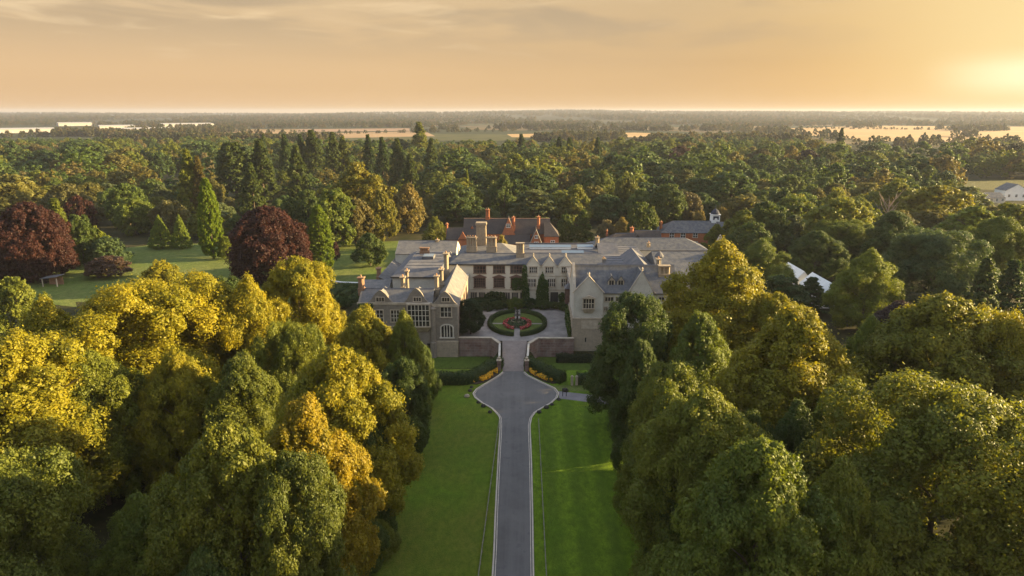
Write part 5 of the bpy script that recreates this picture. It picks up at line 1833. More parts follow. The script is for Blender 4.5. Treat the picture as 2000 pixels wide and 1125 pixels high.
def warehouse(px0, px1, pyb, h, dp, label, ang=38):
    a, c_ = at(px0, pyb, z=0), at(px1, pyb, z=0)
    mid = (a + c_) / 2
    L = (c_ - a).length / math.cos(R(ang) - math.atan2(-mid.x, mid.y))
    t = thing('warehouse', mid, label, 'warehouse', 'far white warehouses')
    b, r_, d_ = MB(), MB(), MB()
    b.box(-L / 2, L / 2, 0, dp, 0, h)
    r_.slab([(-L / 2 - 0.5, -0.5, h), (L / 2 + 0.5, -0.5, h), (L / 2 + 0.5, dp / 2, h + 2.5), (-L / 2 - 0.5, dp / 2, h + 2.5)], 0.3)
    r_.slab([(L / 2 + 0.5, dp + 0.5, h), (-L / 2 - 0.5, dp + 0.5, h), (-L / 2 - 0.5, dp / 2, h + 2.5), (L / 2 + 0.5, dp / 2, h + 2.5)], 0.3)
    k = max(3, int(L / 22))
    for i in range(k):
        u = -L / 2 + L * (i + 0.5) / k
        d_.box(u - 2, u + 2, -0.25, -0.02, 0, 5)
    for q, nm, mt in ((b, 'wall', 'metal_white'), (r_, 'roof', 'metal_white'), (d_, 'dock_doors', 'metal_grey')):
        ca, sa = math.cos(R(ang)), math.sin(R(ang))
        q.v = [(mid.x + x * ca - y * sa, mid.y + x * sa + y * ca, z) for x, y, z in q.v]
        q.build(nm, [M[mt]], t)


warehouse(-45, 95, 260, 9, 90, 'broad white warehouse at the far left edge')
warehouse(120, 176, 246, 10, 90, 'white warehouse standing alone near the horizon on the left')
warehouse(228, 332, 257.5, 8, 60, 'white warehouse in front of the longest one')
warehouse(325, 415, 250.5, 13, 80, 'longest white warehouse, right end of the far group')
warehouse(200, 260, 252, 9, 60, 'low grey-fronted warehouse behind the front one of the far group')
# ================================================================== trees
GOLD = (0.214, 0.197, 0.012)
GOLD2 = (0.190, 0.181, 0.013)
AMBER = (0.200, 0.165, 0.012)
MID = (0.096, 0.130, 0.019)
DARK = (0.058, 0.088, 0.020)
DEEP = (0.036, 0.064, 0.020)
OLIVE = (0.122, 0.145, 0.020)
BLUE = (0.062, 0.098, 0.040)
COPPER = (0.044, 0.016, 0.014)
GCYP = (0.120, 0.180, 0.011)
YEW = (0.150, 0.205, 0.034)
PURPLE = (0.036, 0.022, 0.028)
PALE = (0.150, 0.135, 0.085)
LIME = (0.130, 0.165, 0.016)
SAND = (0.150, 0.125, 0.040)
FIR = (0.056, 0.082, 0.024)
HEROES = []


def T(px, yt, h, wpx, key, col, label, name='broadleaf_tree', cat='tree', group=None, rz=None, base=0.0):
    p = at(px, yt, z=h + base)
    w = wpx / F * depth_of((p.x, p.y, h * 0.6))
    plant_tree(name, key, p.x, p.y, h, w, col, label, cat, group, z=base, rz=rz)
    HEROES.append((p.x, p.y, w / 2))


LA, RA = 'limes lining the left of the drive', 'limes lining the right of the drive'
# left of the drive, nearest first
T(440, 832, 24, 265, 'b0', (0.115, 0.132, 0.018), 'large green lime low in the picture, left of and below the amber-topped one', 'lime_tree', group=LA)
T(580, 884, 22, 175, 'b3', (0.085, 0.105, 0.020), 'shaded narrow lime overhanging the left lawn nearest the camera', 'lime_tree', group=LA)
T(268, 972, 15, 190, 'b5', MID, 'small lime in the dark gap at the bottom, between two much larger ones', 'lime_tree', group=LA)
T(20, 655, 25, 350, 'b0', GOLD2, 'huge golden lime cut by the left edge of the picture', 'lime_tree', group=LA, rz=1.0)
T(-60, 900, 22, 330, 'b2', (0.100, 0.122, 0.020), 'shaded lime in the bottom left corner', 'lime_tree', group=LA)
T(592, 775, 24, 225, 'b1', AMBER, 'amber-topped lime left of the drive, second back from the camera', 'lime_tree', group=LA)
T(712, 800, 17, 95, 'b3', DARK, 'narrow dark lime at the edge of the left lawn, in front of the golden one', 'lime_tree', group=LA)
T(655, 683, 24, 250, 'b4', GOLD2, 'broad golden lime left of the drive, between the amber lime and the house', 'lime_tree', group=LA)
T(790, 700, 16, 90, 'b3', DARK, 'slender dark lime against the left lawn, below the stone wing', 'lime_tree', group=LA)
T(262, 546, 27, 320, 'b2', GOLD, 'tallest golden lime of the left side, broad crown with glowing right face', 'lime_tree', group=LA)
T(80, 590, 25, 210, 'b5', GOLD2, 'golden lime behind the huge one at the left edge', 'lime_tree', group=LA)
T(470, 690, 20, 170, 'b1', (0.095, 0.115, 0.018), 'dark green lime sunk between the tallest golden lime and the broad golden one', 'lime_tree', group=LA)
T(385, 532, 25, 190, 'b1', GOLD, 'golden lime just right of the tallest one', 'lime_tree', group=LA)
T(480, 545, 25, 170, 'b5', GOLD, 'golden lime in front of the copper beech by the cypresses', 'lime_tree', group=LA)
T(575, 506, 26, 150, 'b3', GOLD, 'pointed golden lime left of the stone wing, in front of the park lawn', 'lime_tree', group=LA)
T(710, 598, 20, 150, 'b1', GOLD2, 'golden lime hiding the left end of the stone wing', 'lime_tree', group=LA)
T(788, 612, 19, 95, 'b5', OLIVE, 'brownish lime in front of the tall mullioned bay window', 'lime_tree', group=LA)
T(630, 575, 18, 90, 'b0', GOLD2, 'small golden lime beside the formal garden', 'lime_tree', group=LA)
T(820, 668, 11, 60, 'b0', DARK, 'dark low tree at the corner of the stone wing and the moat lawn', 'yew_tree', group=None)
T(165, 690, 21, 190, 'b0', OLIVE, 'olive green lime below the tallest golden one, behind the huge one at the edge', 'lime_tree', group=LA)
T(340, 690, 20, 150, 'b4', GOLD2, 'golden lime in front of the tallest one and right of the olive one', 'lime_tree', group=LA)
T(560, 625, 21, 130, 'b2', OLIVE, 'olive lime tucked behind the broad golden one', 'lime_tree', group=LA)
T(735, 1015, 5, 70, 'b0', OLIVE, 'low olive bush at the foot of the limes on the left lawn', 'bush', 'bush')
T(700, 985, 9, 90, 'b5', DARK, 'dark sapling at the shady edge of the left lawn', 'young_tree')
T(395, 1075, 15, 160, 'b4', (0.075, 0.11, 0.03), 'pale green tree top rising from the bottom edge, left of the drive', 'broadleaf_tree')
# right of the drive
T(1492, 868, 24, 325, 'b4', MID, 'rounded dark green lime at the bottom right of the drive, nearest the camera', 'lime_tree', group=RA)
T(1870, 748, 26, 430, 'b2', (0.125, 0.142, 0.020), 'very large olive lime filling the bottom right corner', 'lime_tree', group=RA, rz=0.5)
T(1650, 905, 21, 220, 'b5', OLIVE, 'olive lime between the rounded one and the very large one in the corner', 'lime_tree', group=RA)
T(1382, 768, 23, 250, 'b0', OLIVE, 'domed lime right of the drive with a golden crest', 'lime_tree', group=RA)
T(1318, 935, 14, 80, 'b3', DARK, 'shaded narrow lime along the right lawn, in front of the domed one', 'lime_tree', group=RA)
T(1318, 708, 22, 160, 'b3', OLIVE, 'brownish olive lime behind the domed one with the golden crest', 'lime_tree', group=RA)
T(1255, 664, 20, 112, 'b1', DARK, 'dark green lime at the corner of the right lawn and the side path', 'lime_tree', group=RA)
T(1245, 573, 23, 150, 'b3', DARK, 'dark green lime standing before the gabled wing', 'lime_tree', group=RA)
T(1415, 476, 29, 250, 'b5', GOLD2, 'tallest lime right of the house, glowing along its right side', 'lime_tree', group=RA, rz=2.0)
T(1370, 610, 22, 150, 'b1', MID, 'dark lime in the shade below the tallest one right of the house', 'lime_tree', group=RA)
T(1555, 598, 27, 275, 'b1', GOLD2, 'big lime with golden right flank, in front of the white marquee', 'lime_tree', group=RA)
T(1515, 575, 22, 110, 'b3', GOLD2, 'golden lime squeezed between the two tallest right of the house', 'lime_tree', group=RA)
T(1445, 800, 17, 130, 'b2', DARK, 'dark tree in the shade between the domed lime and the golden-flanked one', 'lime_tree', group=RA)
T(1705, 625, 23, 160, 'b5', MID, 'mid green lime below the bright lime-green tree', 'lime_tree', group=RA)
T(1850, 582, 27, 310, 'b4', (0.145, 0.152, 0.018), 'broad lime with golden top near the right edge, behind the corner one', 'lime_tree', group=RA)
T(1992, 605, 26, 200, 'b2', GOLD2, 'golden lime cut by the right edge of the picture', 'lime_tree', group=RA)
T(1660, 760, 20, 170, 'b0', MID, 'dark lime right of the golden-flanked one and left of the broad one', 'lime_tree', group=RA)
T(1560, 790, 19, 150, 'b5', DARK, 'deep green lime at the foot of the golden-flanked one', 'lime_tree', group=RA)
T(1770, 1015, 12, 200, 'b0', DARK, 'low dark tree under the very large lime in the corner', 'broadleaf_tree')
T(2010, 960, 18, 200, 'b4', GOLD2, 'golden foliage of a lime at the bottom of the right edge', 'lime_tree', group=RA)
plant_tree('lime_tree', 'b3', 36, 131, 14, 10, DARK, 'dark green tree hidden beside the gabled wing, added to block low sun', 'tree', RA)  # added blocker, keeps the low sun off the forecourt and moat lawn
plant_tree('lime_tree', 'b1', 28, 122, 13.5, 9.5, DARK, 'low dark tree behind the lime before the gabled wing, added to block sun', 'tree', RA)  # also added, closes the gap where sun reached the forecourt
plant_tree('lime_tree', 'b1', 44, 140, 17, 12, MID, 'lime between the gabled wing and the tallest lime', 'tree', RA)
# right middle distance
T(1702, 490, 19, 130, 'b5', LIME, 'bright lime-green tree beside the white marquee', 'maple_tree')
T(1762, 590, 13, 125, 'b4', PURPLE, 'blackish purple low-domed tree right of the bright lime-green one', 'purple_tree')
T(1838, 448, 21, 165, 'b2', BLUE, 'large grey-green spreading tree right of the bright lime-green one', 'broadleaf_tree')
T(1932, 500, 20, 95, 'pine', FIR, 'dull green conical conifer near the right edge', 'conifer')
T(1985, 505, 17, 90, 'pine', DEEP, 'dark conifer at the right edge beside the dull green conical one', 'conifer')
T(1588, 540, 9.5, 80, 'pine', DEEP, 'dark spiky yew in front of the white marquee', 'yew_tree')
T(1530, 535, 14, 100, 'cedar', DEEP, 'dark spreading conifer left of the white marquee', 'conifer')
T(1488, 470, 17, 120, 'b5', MID, 'green tree rising behind the tallest lime right of the house', 'broadleaf_tree')
T(1600, 452, 15, 100, 'b4', DARK, 'dark green round tree behind the marquee, on the left', 'broadleaf_tree')
T(1655, 430, 15, 105, 'b2', MID, 'mid green round tree behind the marquee, on the right', 'broadleaf_tree')
T(1750, 412, 20, 110, 'b1', DARK, 'dark tree left of the large grey-green spreading one', 'broadleaf_tree')
T(1960, 425, 22, 130, 'b0', MID, 'green tree on the right edge behind the conical conifer', 'broadleaf_tree')
T(1905, 402, 19, 130, 'm1', LIME, 'yellow-green tree in front of the grey roofs at the right edge', 'broadleaf_tree')
T(1840, 362, 21, 130, 'm2', (0.15, 0.15, 0.015), 'yellow sunlit tree left of the grey roofs at the right edge', 'broadleaf_tree')
T(1755, 352, 21, 110, 'm4', (0.12, 0.14, 0.018), 'yellow-green sunlit tree above the bare-branched one', 'broadleaf_tree')
T(1680, 385, 18, 100, 'm1', OLIVE, 'olive tree left of the bare-branched one', 'broadleaf_tree')
T(1985, 398, 19, 110, 'm0', (0.12, 0.14, 0.018), 'yellow-green tree cut by the right edge below the white house', 'broadleaf_tree')
T(1555, 385, 18, 90, 'm0', MID, 'mid green tree behind the clock turret range, standing right of it', 'broadleaf_tree')
T(1500, 392, 19, 90, 'm2', DARK, 'dark tree immediately right of the clock turret', 'broadleaf_tree')
T(1452, 410, 17, 80, 'm1', OLIVE, 'olive tree at the right end of the red brick stable range', 'broadleaf_tree')
T(1470, 435, 15, 80, 'm0', DARK, 'dark bushy tree below the right end of the red brick stable range', 'broadleaf_tree')
T(1400, 437, 11, 44, 'm1', OLIVE, 'greyish green tree standing in front of the red brick stable range', 'broadleaf_tree')
T(1368, 412, 12, 26, 'm3', SAND, 'pale yellow tree left of the clock turret', 'broadleaf_tree')
T(1413, 405, 13, 26, 'm3', SAND, 'pale yellow tree right of the clock turret', 'broadleaf_tree')
# left middle distance: the park
CB = 'copper beeches on the park lawn'
T(48, 396, 23.5, 132, 'beech', COPPER, 'large dark copper beech at the left edge', 'copper_beech', group=CB)
T(518, 404, 22.5, 150, 'beech', COPPER, 'large dome-shaped copper beech between the two green cypresses', 'copper_beech', group=CB)
T(152, 382, 17, 46, 'm3', COPPER, 'narrow reddish beech behind the copper beech at the left edge', 'copper_beech')
T(400, 348, 28, 42, 'cyp', GCYP, 'tall bright golden-green columnar cypress left of the copper beech', 'cypress', rz=0.3)
T(620, 400, 21.5, 46, 'cyp', (0.115, 0.17, 0.012), 'bright green egg-shaped cypress on a bare stem on the park lawn', 'cypress', rz=1.9)
T(308, 420, 12.6, 52, 'cone', YEW, 'clipped yew cone on the lawn, the left and larger of the pair', 'yew_cone', 'yew', group='clipped yew cones')
T(348, 419, 12.8, 42, 'cone', YEW, 'clipped yew cone on the lawn, the right and slimmer of the pair', 'yew_cone', 'yew', group='clipped yew cones')
T(256, 386, 15.5, 64, 'm0', MID, 'domed tree with a yellow sunlit top behind the yew cones', 'broadleaf_tree')
T(440, 462, 8, 26, 'm0', LIME, 'small yellow-green tree beside the tall golden-green cypress', 'broadleaf_tree')
T(105, 385, 22, 70, 'pine', (0.10, 0.125, 0.016), 'sunlit golden conifer just right of the left copper beech', 'conifer')
T(182, 443, 11, 50, 'm4', LIME, 'small tree with a yellow sunlit top left of the yew cones', 'broadleaf_tree')
T(205, 462, 10, 70, 'm2', BLUE, 'grey-green rounded tree below the small yellow-topped one', 'broadleaf_tree')
T(150, 420, 17, 60, 'm0', DARK, 'dark tree between the left copper beech and the domed tree', 'broadleaf_tree')
T(205, 500, 6.5, 75, 'm2', (0.085, 0.055, 0.045), 'dusky pinkish brown bush at the left end of the park lawn', 'shrub', 'shrub')
T(22, 540, 14, 90, 'm2', OLIVE, 'olive bush-like tree at the left edge below the copper beech', 'broadleaf_tree')
T(310, 512, 13, 110, 'm4', GOLD2, 'golden-tipped shrubby tree on the near edge of the park lawn', 'broadleaf_tree')
T(436, 540, 9, 80, 'm0', DARK, 'dark shrubby tree at the foot of the tall cypress', 'broadleaf_tree')
T(655, 472, 6.5, 14, 'm1', COPPER, 'small reddish young tree on the lawn right of the egg-shaped cypress', 'young_tree', 'tree')
T(697, 322, 28, 128, 'm4', (0.125, 0.120, 0.012), 'great yellow-green domed tree behind the park lawn', 'oak_tree')
T(650, 370, 22, 80, 'm0', MID, 'green tree leaning on the left side of the great yellow-green dome', 'broadleaf_tree')
T(745, 372, 20, 60, 'm1', (0.12, 0.118, 0.014), 'yellow-green tree on the right side of the great dome', 'broadleaf_tree')
T(795, 358, 21, 66, 'm1', SAND, 'sandy brown-green tree left of the red brick house', 'broadleaf_tree')
T(690, 388, 18, 62, 'm3', (0.10, 0.09, 0.03), 'tree with tan-tipped leaves in front of the great yellow-green dome', 'broadleaf_tree')
T(720, 455, 11, 60, 'm2', DARK, 'dark low tree at the far end of the park lawn by the lead roofs', 'broadleaf_tree')
T(850, 425, 12, 48, 'm4', (0.10, 0.115, 0.02), 'small round tree left of the red brick house', 'broadleaf_tree')
T(598, 372, 19, 60, 'm0', DARK, 'dark tree behind the egg-shaped cypress', 'broadleaf_tree')
T(567, 385, 16, 60, 'm2', DARK, 'dark tree between the copper beech and the egg-shaped cypress', 'broadleaf_tree')
WEL = 'tall dark wellingtonias in the wood'
for px_, yt, h, w, key, c, lb in [
        (362, 292, 33, 46, 'col', OLIVE, 'tall wellingtonia behind the golden-green cypress, on its left'),
        (384, 305, 30, 34, 'col', (0.10, 0.085, 0.025), 'brown-tipped spire rising just behind the golden-green cypress'),
        (452, 276, 34, 62, 'col2', FIR, 'broadest blunt-topped wellingtonia above the copper beech'),
        (505, 272, 35, 56, 'col', FIR, 'tall wellingtonia with sunlit right side above the copper beech'),
        (487, 318, 27, 44, 'col', FIR, 'shorter wellingtonia in front of the tall sunlit pair'),
        (513, 262, 31, 18, 'col', DEEP, 'thinnest dark spire behind the tall sunlit wellingtonia'),
        (554, 262, 35, 30, 'col', DEEP, 'dark spire standing left of the stepped wellingtonia'),
        (577, 283, 33, 44, 'col', FIR, 'stepped wellingtonia with sunlit right edge'),
        (607, 254, 37, 44, 'col', FIR, 'highest broad wellingtonia of the left wood'),
        (585, 262, 34, 26, 'col', DEEP, 'slim dark spire left of the highest broad wellingtonia'),
        (648, 258, 36, 34, 'col', FIR, 'tall spire right of the highest broad wellingtonia'),
        (668, 266, 33, 30, 'col', OLIVE, 'brownish spire above the great yellow-green dome'),
        (718, 263, 34, 28, 'col', DEEP, 'dark blunt spire above the great dome, on its right'),
        (745, 268, 33, 30, 'col', DEEP, 'dark spire right of the blunt one above the great dome'),
        (775, 270, 33, 34, 'col', FIR, 'spire above the sandy brown-green tree'),
        (818, 238, 40, 40, 'col', OLIVE, 'highest brownish wellingtonia, reaching the far fields'),
        (842, 270, 33, 32, 'col', FIR, 'wellingtonia right of the highest brownish one'),
        (800, 300, 28, 34, 'col', FIR, 'shorter wellingtonia at the left foot of the highest brownish one'),
        (1018, 262, 30, 26, 'col', DEEP, 'dark spire far behind the red brick house'),
        (1092, 268, 30, 24, 'col', DEEP, 'left of two dark spires far above the cedar'),
        (1112, 268, 30, 26, 'col', DEEP, 'right of two dark spires far above the cedar'),
        (1168, 268, 29, 22, 'col', DEEP, 'dark spire in front of the pale stubble strip'),
        (912, 330, 22, 12, 'col', LIME, 'thin yellow-green spire in the wood above the red brick house'),
        (896, 285, 26, 12, 'col', OLIVE, 'thin olive spire in the wood right of the wellingtonias'),
        (1645, 250, 33, 20, 'col', DEEP, 'lone dark columnar tree standing against the far fields')]:
    T(px_, yt, h, w, key, c, lb, 'wellingtonia', 'conifer', WEL)
# behind the house
T(980, 462, 12.5, 42, 'm4', (0.16, 0.14, 0.035), 'yellowish tree between the lead roofs and the red brick house', 'broadleaf_tree')
T(1042, 368, 17, 82, 'cedar', (0.085, 0.105, 0.040), 'pale green layered cedar behind the red brick house', 'cedar_tree')
T(1028, 338, 17, 44, 'm0', (0.085, 0.035, 0.022), 'reddish brown tree behind the pale layered cedar', 'broadleaf_tree')
T(985, 342, 20, 60, 'm4', DARK, 'dark tree left of the pale layered cedar', 'broadleaf_tree')
T(890, 358, 18, 92, 'm2', (0.055, 0.085, 0.028), 'soft green broad tree above the left end of the red brick house', 'broadleaf_tree')
T(1140, 408, 15, 50, 'pine', (0.055, 0.085, 0.018), 'conical green tree right of the red brick house', 'conifer')
T(1105, 420, 12, 34, 'm0', DARK, 'dark tree squeezed against the right end of the red brick house', 'broadleaf_tree')
T(1216, 426, 10, 40, 'm4', SAND, 'small golden brown tree behind the tiled service roofs', 'broadleaf_tree')
T(1185, 430, 9, 34, 'm0', PALE, 'greyish tree beside the small golden brown one', 'broadleaf_tree')
T(1255, 395, 17, 50, 'm3', DARK, 'dark tree behind the tiled service roofs, left of the stable range', 'broadleaf_tree')
T(1275, 405, 13, 28, 'm4', (0.085, 0.11, 0.02), 'light green tree at the left end of the stable range', 'broadleaf_tree')
T(1305, 360, 18, 70, 'm0', DARK, 'dark round tree behind the left end of the stable range', 'broadleaf_tree')
T(1342, 330, 19, 50, 'cedar', (0.075, 0.085, 0.022), 'layered cedar among the trees behind the stable range', 'cedar_tree')
T(1345, 375, 14, 56, 'm2', (0.105, 0.092, 0.045), 'tan-green tree behind the stable range roof', 'broadleaf_tree')
T(1330, 285, 20, 52, 'm2', (0.060, 0.032, 0.022), 'dark copper-brown tree in the wood right of centre', 'broadleaf_tree')
T(1310, 292, 19, 50, 'm0', PURPLE, 'purplish tree beside the dark copper-brown one', 'broadleaf_tree')
T(1400, 300, 22, 62, 'm4', (0.070, 0.085, 0.028), 'rounded ivy-hung tree with sunlit right side right of the copper-brown one', 'broadleaf_tree')
T(1440, 298, 21, 50, 'm3', (0.065, 0.078, 0.025), 'tall tree right of the rounded ivy-hung one', 'broadleaf_tree')
T(1488, 290, 21, 66, 'm1', (0.070, 0.068, 0.028), 'brown-green tree further right along the same belt', 'broadleaf_tree')
T(1580, 292, 21, 62, 'm2', (0.035, 0.025, 0.025), 'blackish purple tree left of the lone columnar one', 'purple_tree')
T(1625, 300, 20, 50, 'm4', (0.075, 0.085, 0.025), 'sunlit tree at the foot of the lone columnar one', 'broadleaf_tree')
T(1700, 295, 20, 66, 'm2', OLIVE, 'olive tree right of the lone columnar one', 'broadleaf_tree')
T(1940, 275, 22, 62, 'm2', (0.05, 0.055, 0.026), 'dark spreading tree on the park meadow near the right edge', 'oak_tree')
T(1990, 280, 22, 60, 'm0', (0.05, 0.055, 0.026), 'dark tree cut by the right edge above the white house', 'oak_tree')
T(1830, 320, 17, 50, 'm1', MID, 'green tree behind the yellow sunlit one', 'broadleaf_tree')
T(1790, 318, 16, 40, 'm0', DARK, 'dark tree left of the green one behind the yellow sunlit one', 'broadleaf_tree')
T(1762, 318, 14, 30, 'm2', DARK, 'small dark tree below the pale strip of meadow', 'broadleaf_tree')
T(1180, 335, 20, 60, 'm4', (0.075, 0.10, 0.02), 'green domed tree with lit crown in the wood above the service roofs', 'broadleaf_tree')
T(1225, 345, 20, 56, 'm2', (0.08, 0.095, 0.02), 'olive domed tree beside the lit one above the service roofs', 'broadleaf_tree')
T(1052, 296, 20, 66, 'm2', (0.08, 0.115, 0.022), 'bright green broad tree in the centre of the wood', 'broadleaf_tree')
T(960, 290, 20, 62, 'm2', (0.065, 0.078, 0.02), 'sunlit domed tree left of the bright green one in the centre of the wood', 'broadleaf_tree')
T(398, 300, 20, 40, 'm4', PALE, 'pale silvery pink tree above the golden-green cypress', 'broadleaf_tree')
# a tree with bare pale branches
bt = at(1722, 470, z=0)
t = thing('bare_tree', (bt.x, bt.y, 0), 'pale bare-branched dying tree among the green ones on the right', 'tree')
b = MB()
rg = random.Random(5)
b.tube([(bt.x, bt.y, -0.2), (bt.x + 0.4, bt.y, 7), (bt.x + 1.0, bt.y, 13)], [0.5, 0.4, 0.3], 7)
b.build('trunk', M['bark_pale'], t)
b = MB()
for k in range(11):
    a = k * 2.4
    z0_ = 8 + 0.6 * k
    L = rg.uniform(3.5, 7)
    p0 = Vector((bt.x + 0.5 + 0.05 * k, bt.y, z0_))
    p1 = p0 + Vector((math.cos(a) * L * 0.4, math.sin(a) * L * 0.4, L * 0.5))
    p2 = p1 + Vector((math.cos(a + 0.4) * L * 0.4, math.sin(a + 0.4) * L * 0.4, L * 0.6))
    b.tube([p0, p1, p2], [0.22, 0.15, 0.04], 6)
    for j in range(3):
        q = p1 + Vector((rg.uniform(-1.6, 1.6), rg.uniform(-1.6, 1.6), rg.uniform(0.8, 2.2)))
        b.tube([p1, q], [0.1, 0.03], 5)
b.build('branches', M['bark_pale'], t)

# ------------------------------------------------------------------ the wood
def in_view(x, y, m=60):
    px, py, d = to_px((x, y, 10))
    return -m < px < 2000 + m


FRONT = [(-400, 470), (60, 440), (225, 474), (480, 468), (600, 474), (690, 464), (790, 462), (870, 445), (1100, 440), (1180, 447), (1440, 440), (1500, 520), (1650, 500), (1760, 540), (2000, 560), (2400, 560)]
BACK = [(-400, 291), (200, 290), (420, 286), (640, 292), (830, 295), (1240, 296), (1330, 286), (1500, 288), (1600, 296), (1700, 322), (1870, 326), (1890, 300), (2400, 300)]


def poly_y(tab, px):
    for (x0, y0), (x1, y1) in zip(tab, tab[1:]):
        if x0 <= px <= x1:
            return y0 + (y1 - y0) * (px - x0) / (x1 - x0)
    return tab[0][1] if px < tab[0][0] else tab[-1][1]


def noise2(x, y):
    return math.sin(x * 0.0031 + 1.3) * math.sin(y * 0.0023 + 0.4) + 0.6 * math.sin(x * 0.0083 + y * 0.0049) + 0.4 * math.sin(x * 0.017 - y * 0.011 + 2.0)



rg = random.Random(21)
wood = []
step = 17.0
yy = 225.0
while yy < 1350:
    st = step * (1 + max(0, yy - 400) / 1500)
    xx = -1150.0
    while xx < 1300:
        x, y = xx + rg.uniform(-0.4, 0.4) * st, yy + rg.uniform(-0.4, 0.4) * st
        xx += st
        px, py, d = to_px((x, y, 0))
        if not (-70 < px < 2070) or py > poly_y(FRONT, px) or py < poly_y(BACK, px):
            continue
        # glades: the meadow strips on the right
        if 1520 < px < 1645 and 371 < py < 390 or 1870 < px < 2100 and 350 < py < 400 or 1730 < px < 1885 and 311 < py < 326 or 1870 < px and 372 < py < 412:
            continue
        if px > 1650 and py < 345 and rg.random() < 0.45:
            continue
        if 25 < x < 100 and 240 < y < 285 or -40 < x < 24 and y < 268:
            continue
        if noise2(x * 4, y * 4) > 1.15:
            continue
        if any((x - a) ** 2 + (y - c) ** 2 < (r * 0.85 + 3.5) ** 2 for a, c, r in HEROES):
            continue
        h = rg.choices([rg.uniform(8, 13), rg.uniform(14, 19), rg.uniform(20, 26)], [25, 55, 20])[0] * (0.85 if py > 400 else 1)
        if py < 312:
            h = min(h, 16.5)
        if 425 < px < 860 and py > 335:
            h *= 0.62
        if px > 1750 and py > 380:
            h *= 0.9
        if px > 1880 and py > 380 and to_px((x, y, h))[1] < 392:
            continue
        wood.append((d, x, y, px, py, h, h * rg.uniform(0.8, 1.3)))
    yy += st
wood.sort()
TONES = [('dark green', (0.034, 0.057, 0.018)), ('mid green', (0.054, 0.080, 0.018)), ('olive', (0.080, 0.080, 0.022)), ('deep green', (0.028, 0.050, 0.020)), ('yellow-green', (0.088, 0.100, 0.016)), ('grey-green', (0.062, 0.080, 0.036)), ('brownish', (0.072, 0.072, 0.028))]
SHAPES = [('m0', 'round'), ('m1', 'oval'), ('m2', 'domed'), ('m3', 'tall'), ('m4', 'billowing')]
MARKS = [(20, 'above the left copper beech'), (110, 'above the sunlit golden conifer'), (190, 'above the yew cones, well left of them'), (262, 'above the domed tree by the yew cones'), (330, 'above the yew cones'), (400, 'around the golden-green cypress'), (470, 'around the broadest wellingtonia'),
         (540, 'around the stepped wellingtonia'), (615, 'around the highest broad wellingtonia'), (690, 'above the great yellow-green dome'), (760, 'above the sandy brown-green tree'), (830, 'around the highest brownish wellingtonia'), (900, 'above the left end of the red brick house'),
         (970, 'above the middle of the red brick house'), (1045, 'above the layered cedar'), (1120, 'above the right end of the red brick house'), (1195, 'above the tiled service roofs'), (1265, 'above the left end of the stable range'), (1340, 'above the stable range'), (1410, 'above the clock turret'), (1480, 'right of the clock turret'),
         (1560, 'above the white marquee'), (1640, 'around the lone columnar tree'), (1720, 'around the bare-branched tree'), (1800, 'left of the yellow sunlit tree'), (1870, 'around the grey roofs'), (1960, 'by the white house')]
ORD = ['nearest', 'second', 'third', 'fourth', 'fifth', 'sixth', 'seventh', 'eighth', 'ninth', 'tenth', 'eleventh', 'twelfth', 'thirteenth', 'fourteenth', 'fifteenth', 'sixteenth', 'seventeenth', 'eighteenth', 'nineteenth', 'twentieth']
NIND = 290 - len(HEROES)
count = {}
for i, (d, x, y, px, py, h, w) in enumerate(wood[:NIND]):
    mk = min(MARKS, key=lambda a: abs(a[0] - px))[1]
    if px < 60:
        tn, c = TONES[rg.choice([1, 2, 4])]
    else:
        tn, c = TONES[rg.choices(range(7), [4, 6, 5, 3, 4, 3, 2])[0]]
    key, shp = rg.choice(SHAPES)
    count[mk] = count.get(mk, 0) + 1
    k = count[mk]
    o = 'nearest' if k == 1 else (ORD[k - 1] if k <= 20 else 'farther') + ' nearest'
    k_ = rg.uniform(1.2, 1.75)
    plant_tree('woodland_tree', key, x, y, h, w, tuple(v * k_ for v in c), f'{tn} {shp} tree {mk}, {o} there', 'tree', 'trees of the wood beyond the house')


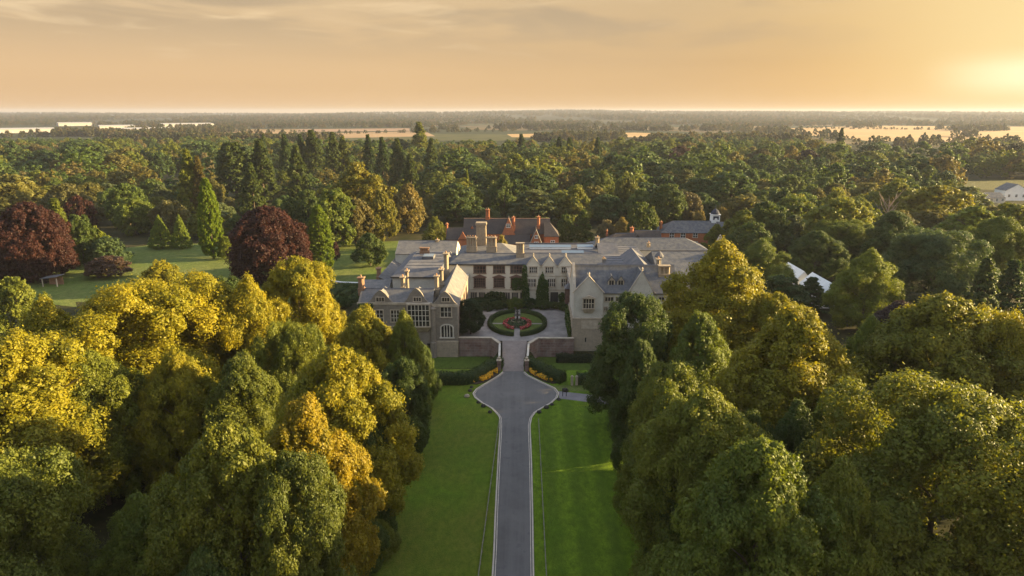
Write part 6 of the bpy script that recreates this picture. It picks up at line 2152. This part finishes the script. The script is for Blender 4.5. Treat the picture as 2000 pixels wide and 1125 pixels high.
def instanced(name, pts, keys, mt, col_label):
    """one object: many crowns of the given kinds standing on its points"""
    me = bpy.data.meshes.new(name)
    A = np.array([p[:3] for p in pts])
    me.from_pydata(A.tolist(), [], [])
    a = me.attributes.new('pick', 'INT', 'POINT')
    a.data.foreach_set('value', np.array([p[5] for p in pts], dtype=np.int32))
    a = me.attributes.new('turn', 'FLOAT_VECTOR', 'POINT')
    a.data.foreach_set('vector', np.array([(0, 0, p[6]) for p in pts], dtype=np.float32).ravel())
    a = me.attributes.new('size', 'FLOAT_VECTOR', 'POINT')
    a.data.foreach_set('vector', np.array([(p[3], p[3], p[4]) for p in pts], dtype=np.float32).ravel())
    o = bpy.data.objects.new(name, me)
    COL.objects.link(o)
    g = bpy.data.node_groups.new(name, 'GeometryNodeTree')
    g.interface.new_socket('Geometry', in_out='INPUT', socket_type='NodeSocketGeometry')
    g.interface.new_socket('Geometry', in_out='OUTPUT', socket_type='NodeSocketGeometry')
    gi, go = g.nodes.new('NodeGroupInput'), g.nodes.new('NodeGroupOutput')
    iop = g.nodes.new('GeometryNodeInstanceOnPoints')
    jn = g.nodes.new('GeometryNodeJoinGeometry')
    for k in keys:
        src = bpy.data.objects.new('crown_source', PROTO[k]['crown'])
        oi = g.nodes.new('GeometryNodeObjectInfo')
        oi.transform_space = 'ORIGINAL'
        oi.inputs['As Instance'].default_value = True
        oi.inputs['Object'].default_value = src
        g.links.new(oi.outputs['Geometry'], jn.inputs[0])
    sm = g.nodes.new('GeometryNodeSetMaterial')
    sm.inputs['Material'].default_value = mt
    g.links.new(jn.outputs[0], sm.inputs[0])
    g.links.new(gi.outputs[0], iop.inputs['Points'])
    g.links.new(sm.outputs[0], iop.inputs['Instance'])
    iop.inputs['Pick Instance'].default_value = True

    def attr(nm, ty):
        n_ = g.nodes.new('GeometryNodeInputNamedAttribute')
        n_.data_type = ty
        n_.inputs['Name'].default_value = nm
        return n_.outputs[0]
    g.links.new(attr('pick', 'INT'), iop.inputs['Instance Index'])
    g.links.new(attr('turn', 'FLOAT_VECTOR'), iop.inputs['Rotation'])
    g.links.new(attr('size', 'FLOAT_VECTOR'), iop.inputs['Scale'])
    g.links.new(iop.outputs[0], go.inputs[0])
    md = o.modifiers.new('trees', 'NODES')
    md.node_group = g
    return tag(o, kind='stuff', label=col_label)


rest = []
for d, x, y, px, py, h, w in wood[NIND:]:
    k = rg.randrange(3)
    rest.append((x, y, 0, w / 14, h / 18, k, rg.uniform(0, 6.28)))
instanced('woodland', rest, ['s0', 's1', 's2'], M['leaf_wood'], 'deep mixed wood stretching behind the house')

# hedgerows, copses and tree belts out to the hills
rg = random.Random(77)
far = []


FREE = [((1540, 244), (2060, 277), 1540, 2060), ((380, 250), (860, 271), 380, 860), ((985, 258), (1335, 269), 985, 1335), ((-80, 236), (430, 263), -80, 430)]
n_try = 0
while len(far) < 15000 and n_try < 90000:
    n_try += 1
    y = 1050 + 7200 * rg.random() ** 1.7
    px = rg.uniform(-60, 2060)
    p = ray(px, 300)
    x = CAM[0] + p[0] / p[1] * y
    z = float(ground_z(x, y))
    _, py, d = to_px((x, y, z))
    if y < 2500:
        # belts between the open fields
        lim = 0.25
        if any(a <= px <= c_ and lo[1] < py < hi[1] for lo, hi, a, c_ in FREE):
            lim = 1.35
        if noise2(x, y) < lim:
            continue
    elif noise2(x, y * 0.5) < -0.6:
        continue
    s = rg.uniform(0.75, 1.25) * (1 if y < 3500 else 1.3)
    far.append((x, y, z - 0.5, s, s * rg.uniform(0.75, 1.1), rg.randrange(2), rg.uniform(0, 6.28)))


def belt(p0, p1, step_, jit, z=0, s=1.0):
    a, c = at(*p0, z=0), at(*p1, z=0)
    k = int((c - a).length / step_)
    for i in range(k):
        q = a + (c - a) * ((i + rg.random()) / k)
        sc_ = rg.uniform(0.6, 1.1) * s
        far.append((q.x + rg.uniform(-jit, jit), q.y + rg.uniform(-jit, jit), -0.4, sc_, sc_ * rg.uniform(0.8, 1.2), rg.randrange(2), rg.uniform(0, 6.28)))


belt((1560, 250.5), (1830, 254), 9, 4, s=0.55)
belt((1500, 262), (1650, 275), 9, 25)
for q in range(3):
    belt((1690, 280 + 5 * q), (2020, 281 + 6 * q), 11, 35)
belt((1400, 256), (1600, 262), 10, 40)
belt((1000, 255), (1400, 256), 9, 30)
belt((960, 252), (1140, 253), 6, 8, s=1.4)
belt((1160, 255), (1300, 256), 8, 20, s=1.2)
belt((800, 259), (1000, 257), 9, 25)
belt((-20, 268), (420, 264), 9, 30)
belt((100, 256), (240, 262), 9, 60)
belt((240, 262), (420, 258), 10, 20, s=0.8)
belt((420, 252), (700, 249), 10, 40)
belt((430, 259), (640, 257), 12, 8, s=0.6)
belt((640, 262), (860, 258), 14, 8, s=0.6)
belt((1660, 246), (2040, 245), 14, 10, s=0.6)
instanced('distant_woods', far, ['f0', 'f1'], M['leaf_far'], 'far hedgerows and copses running to the hills')
# ------------------------------------------------------------------ the evening haze
b = MB()
b.box(-14500, 14500, -300, 12900, -4.0, 82)
hz = b.build('haze', [], kind='stuff', label='warm thin evening haze over the land')
m = bpy.data.materials.new('haze')
m.use_nodes = True
nt = m.node_tree
nt.nodes.remove(nt.nodes['Principled BSDF'])
pv = nt.nodes.new('ShaderNodeVolumePrincipled')
pv.inputs['Color'].default_value = (0.45, 0.47, 0.57, 1)
pv.inputs['Density'].default_value = 0.00008
pv.inputs['Anisotropy'].default_value = 0.15
nt.links.new(pv.outputs[0], nt.nodes['Material Output'].inputs['Volume'])
hz.data.materials.append(m)
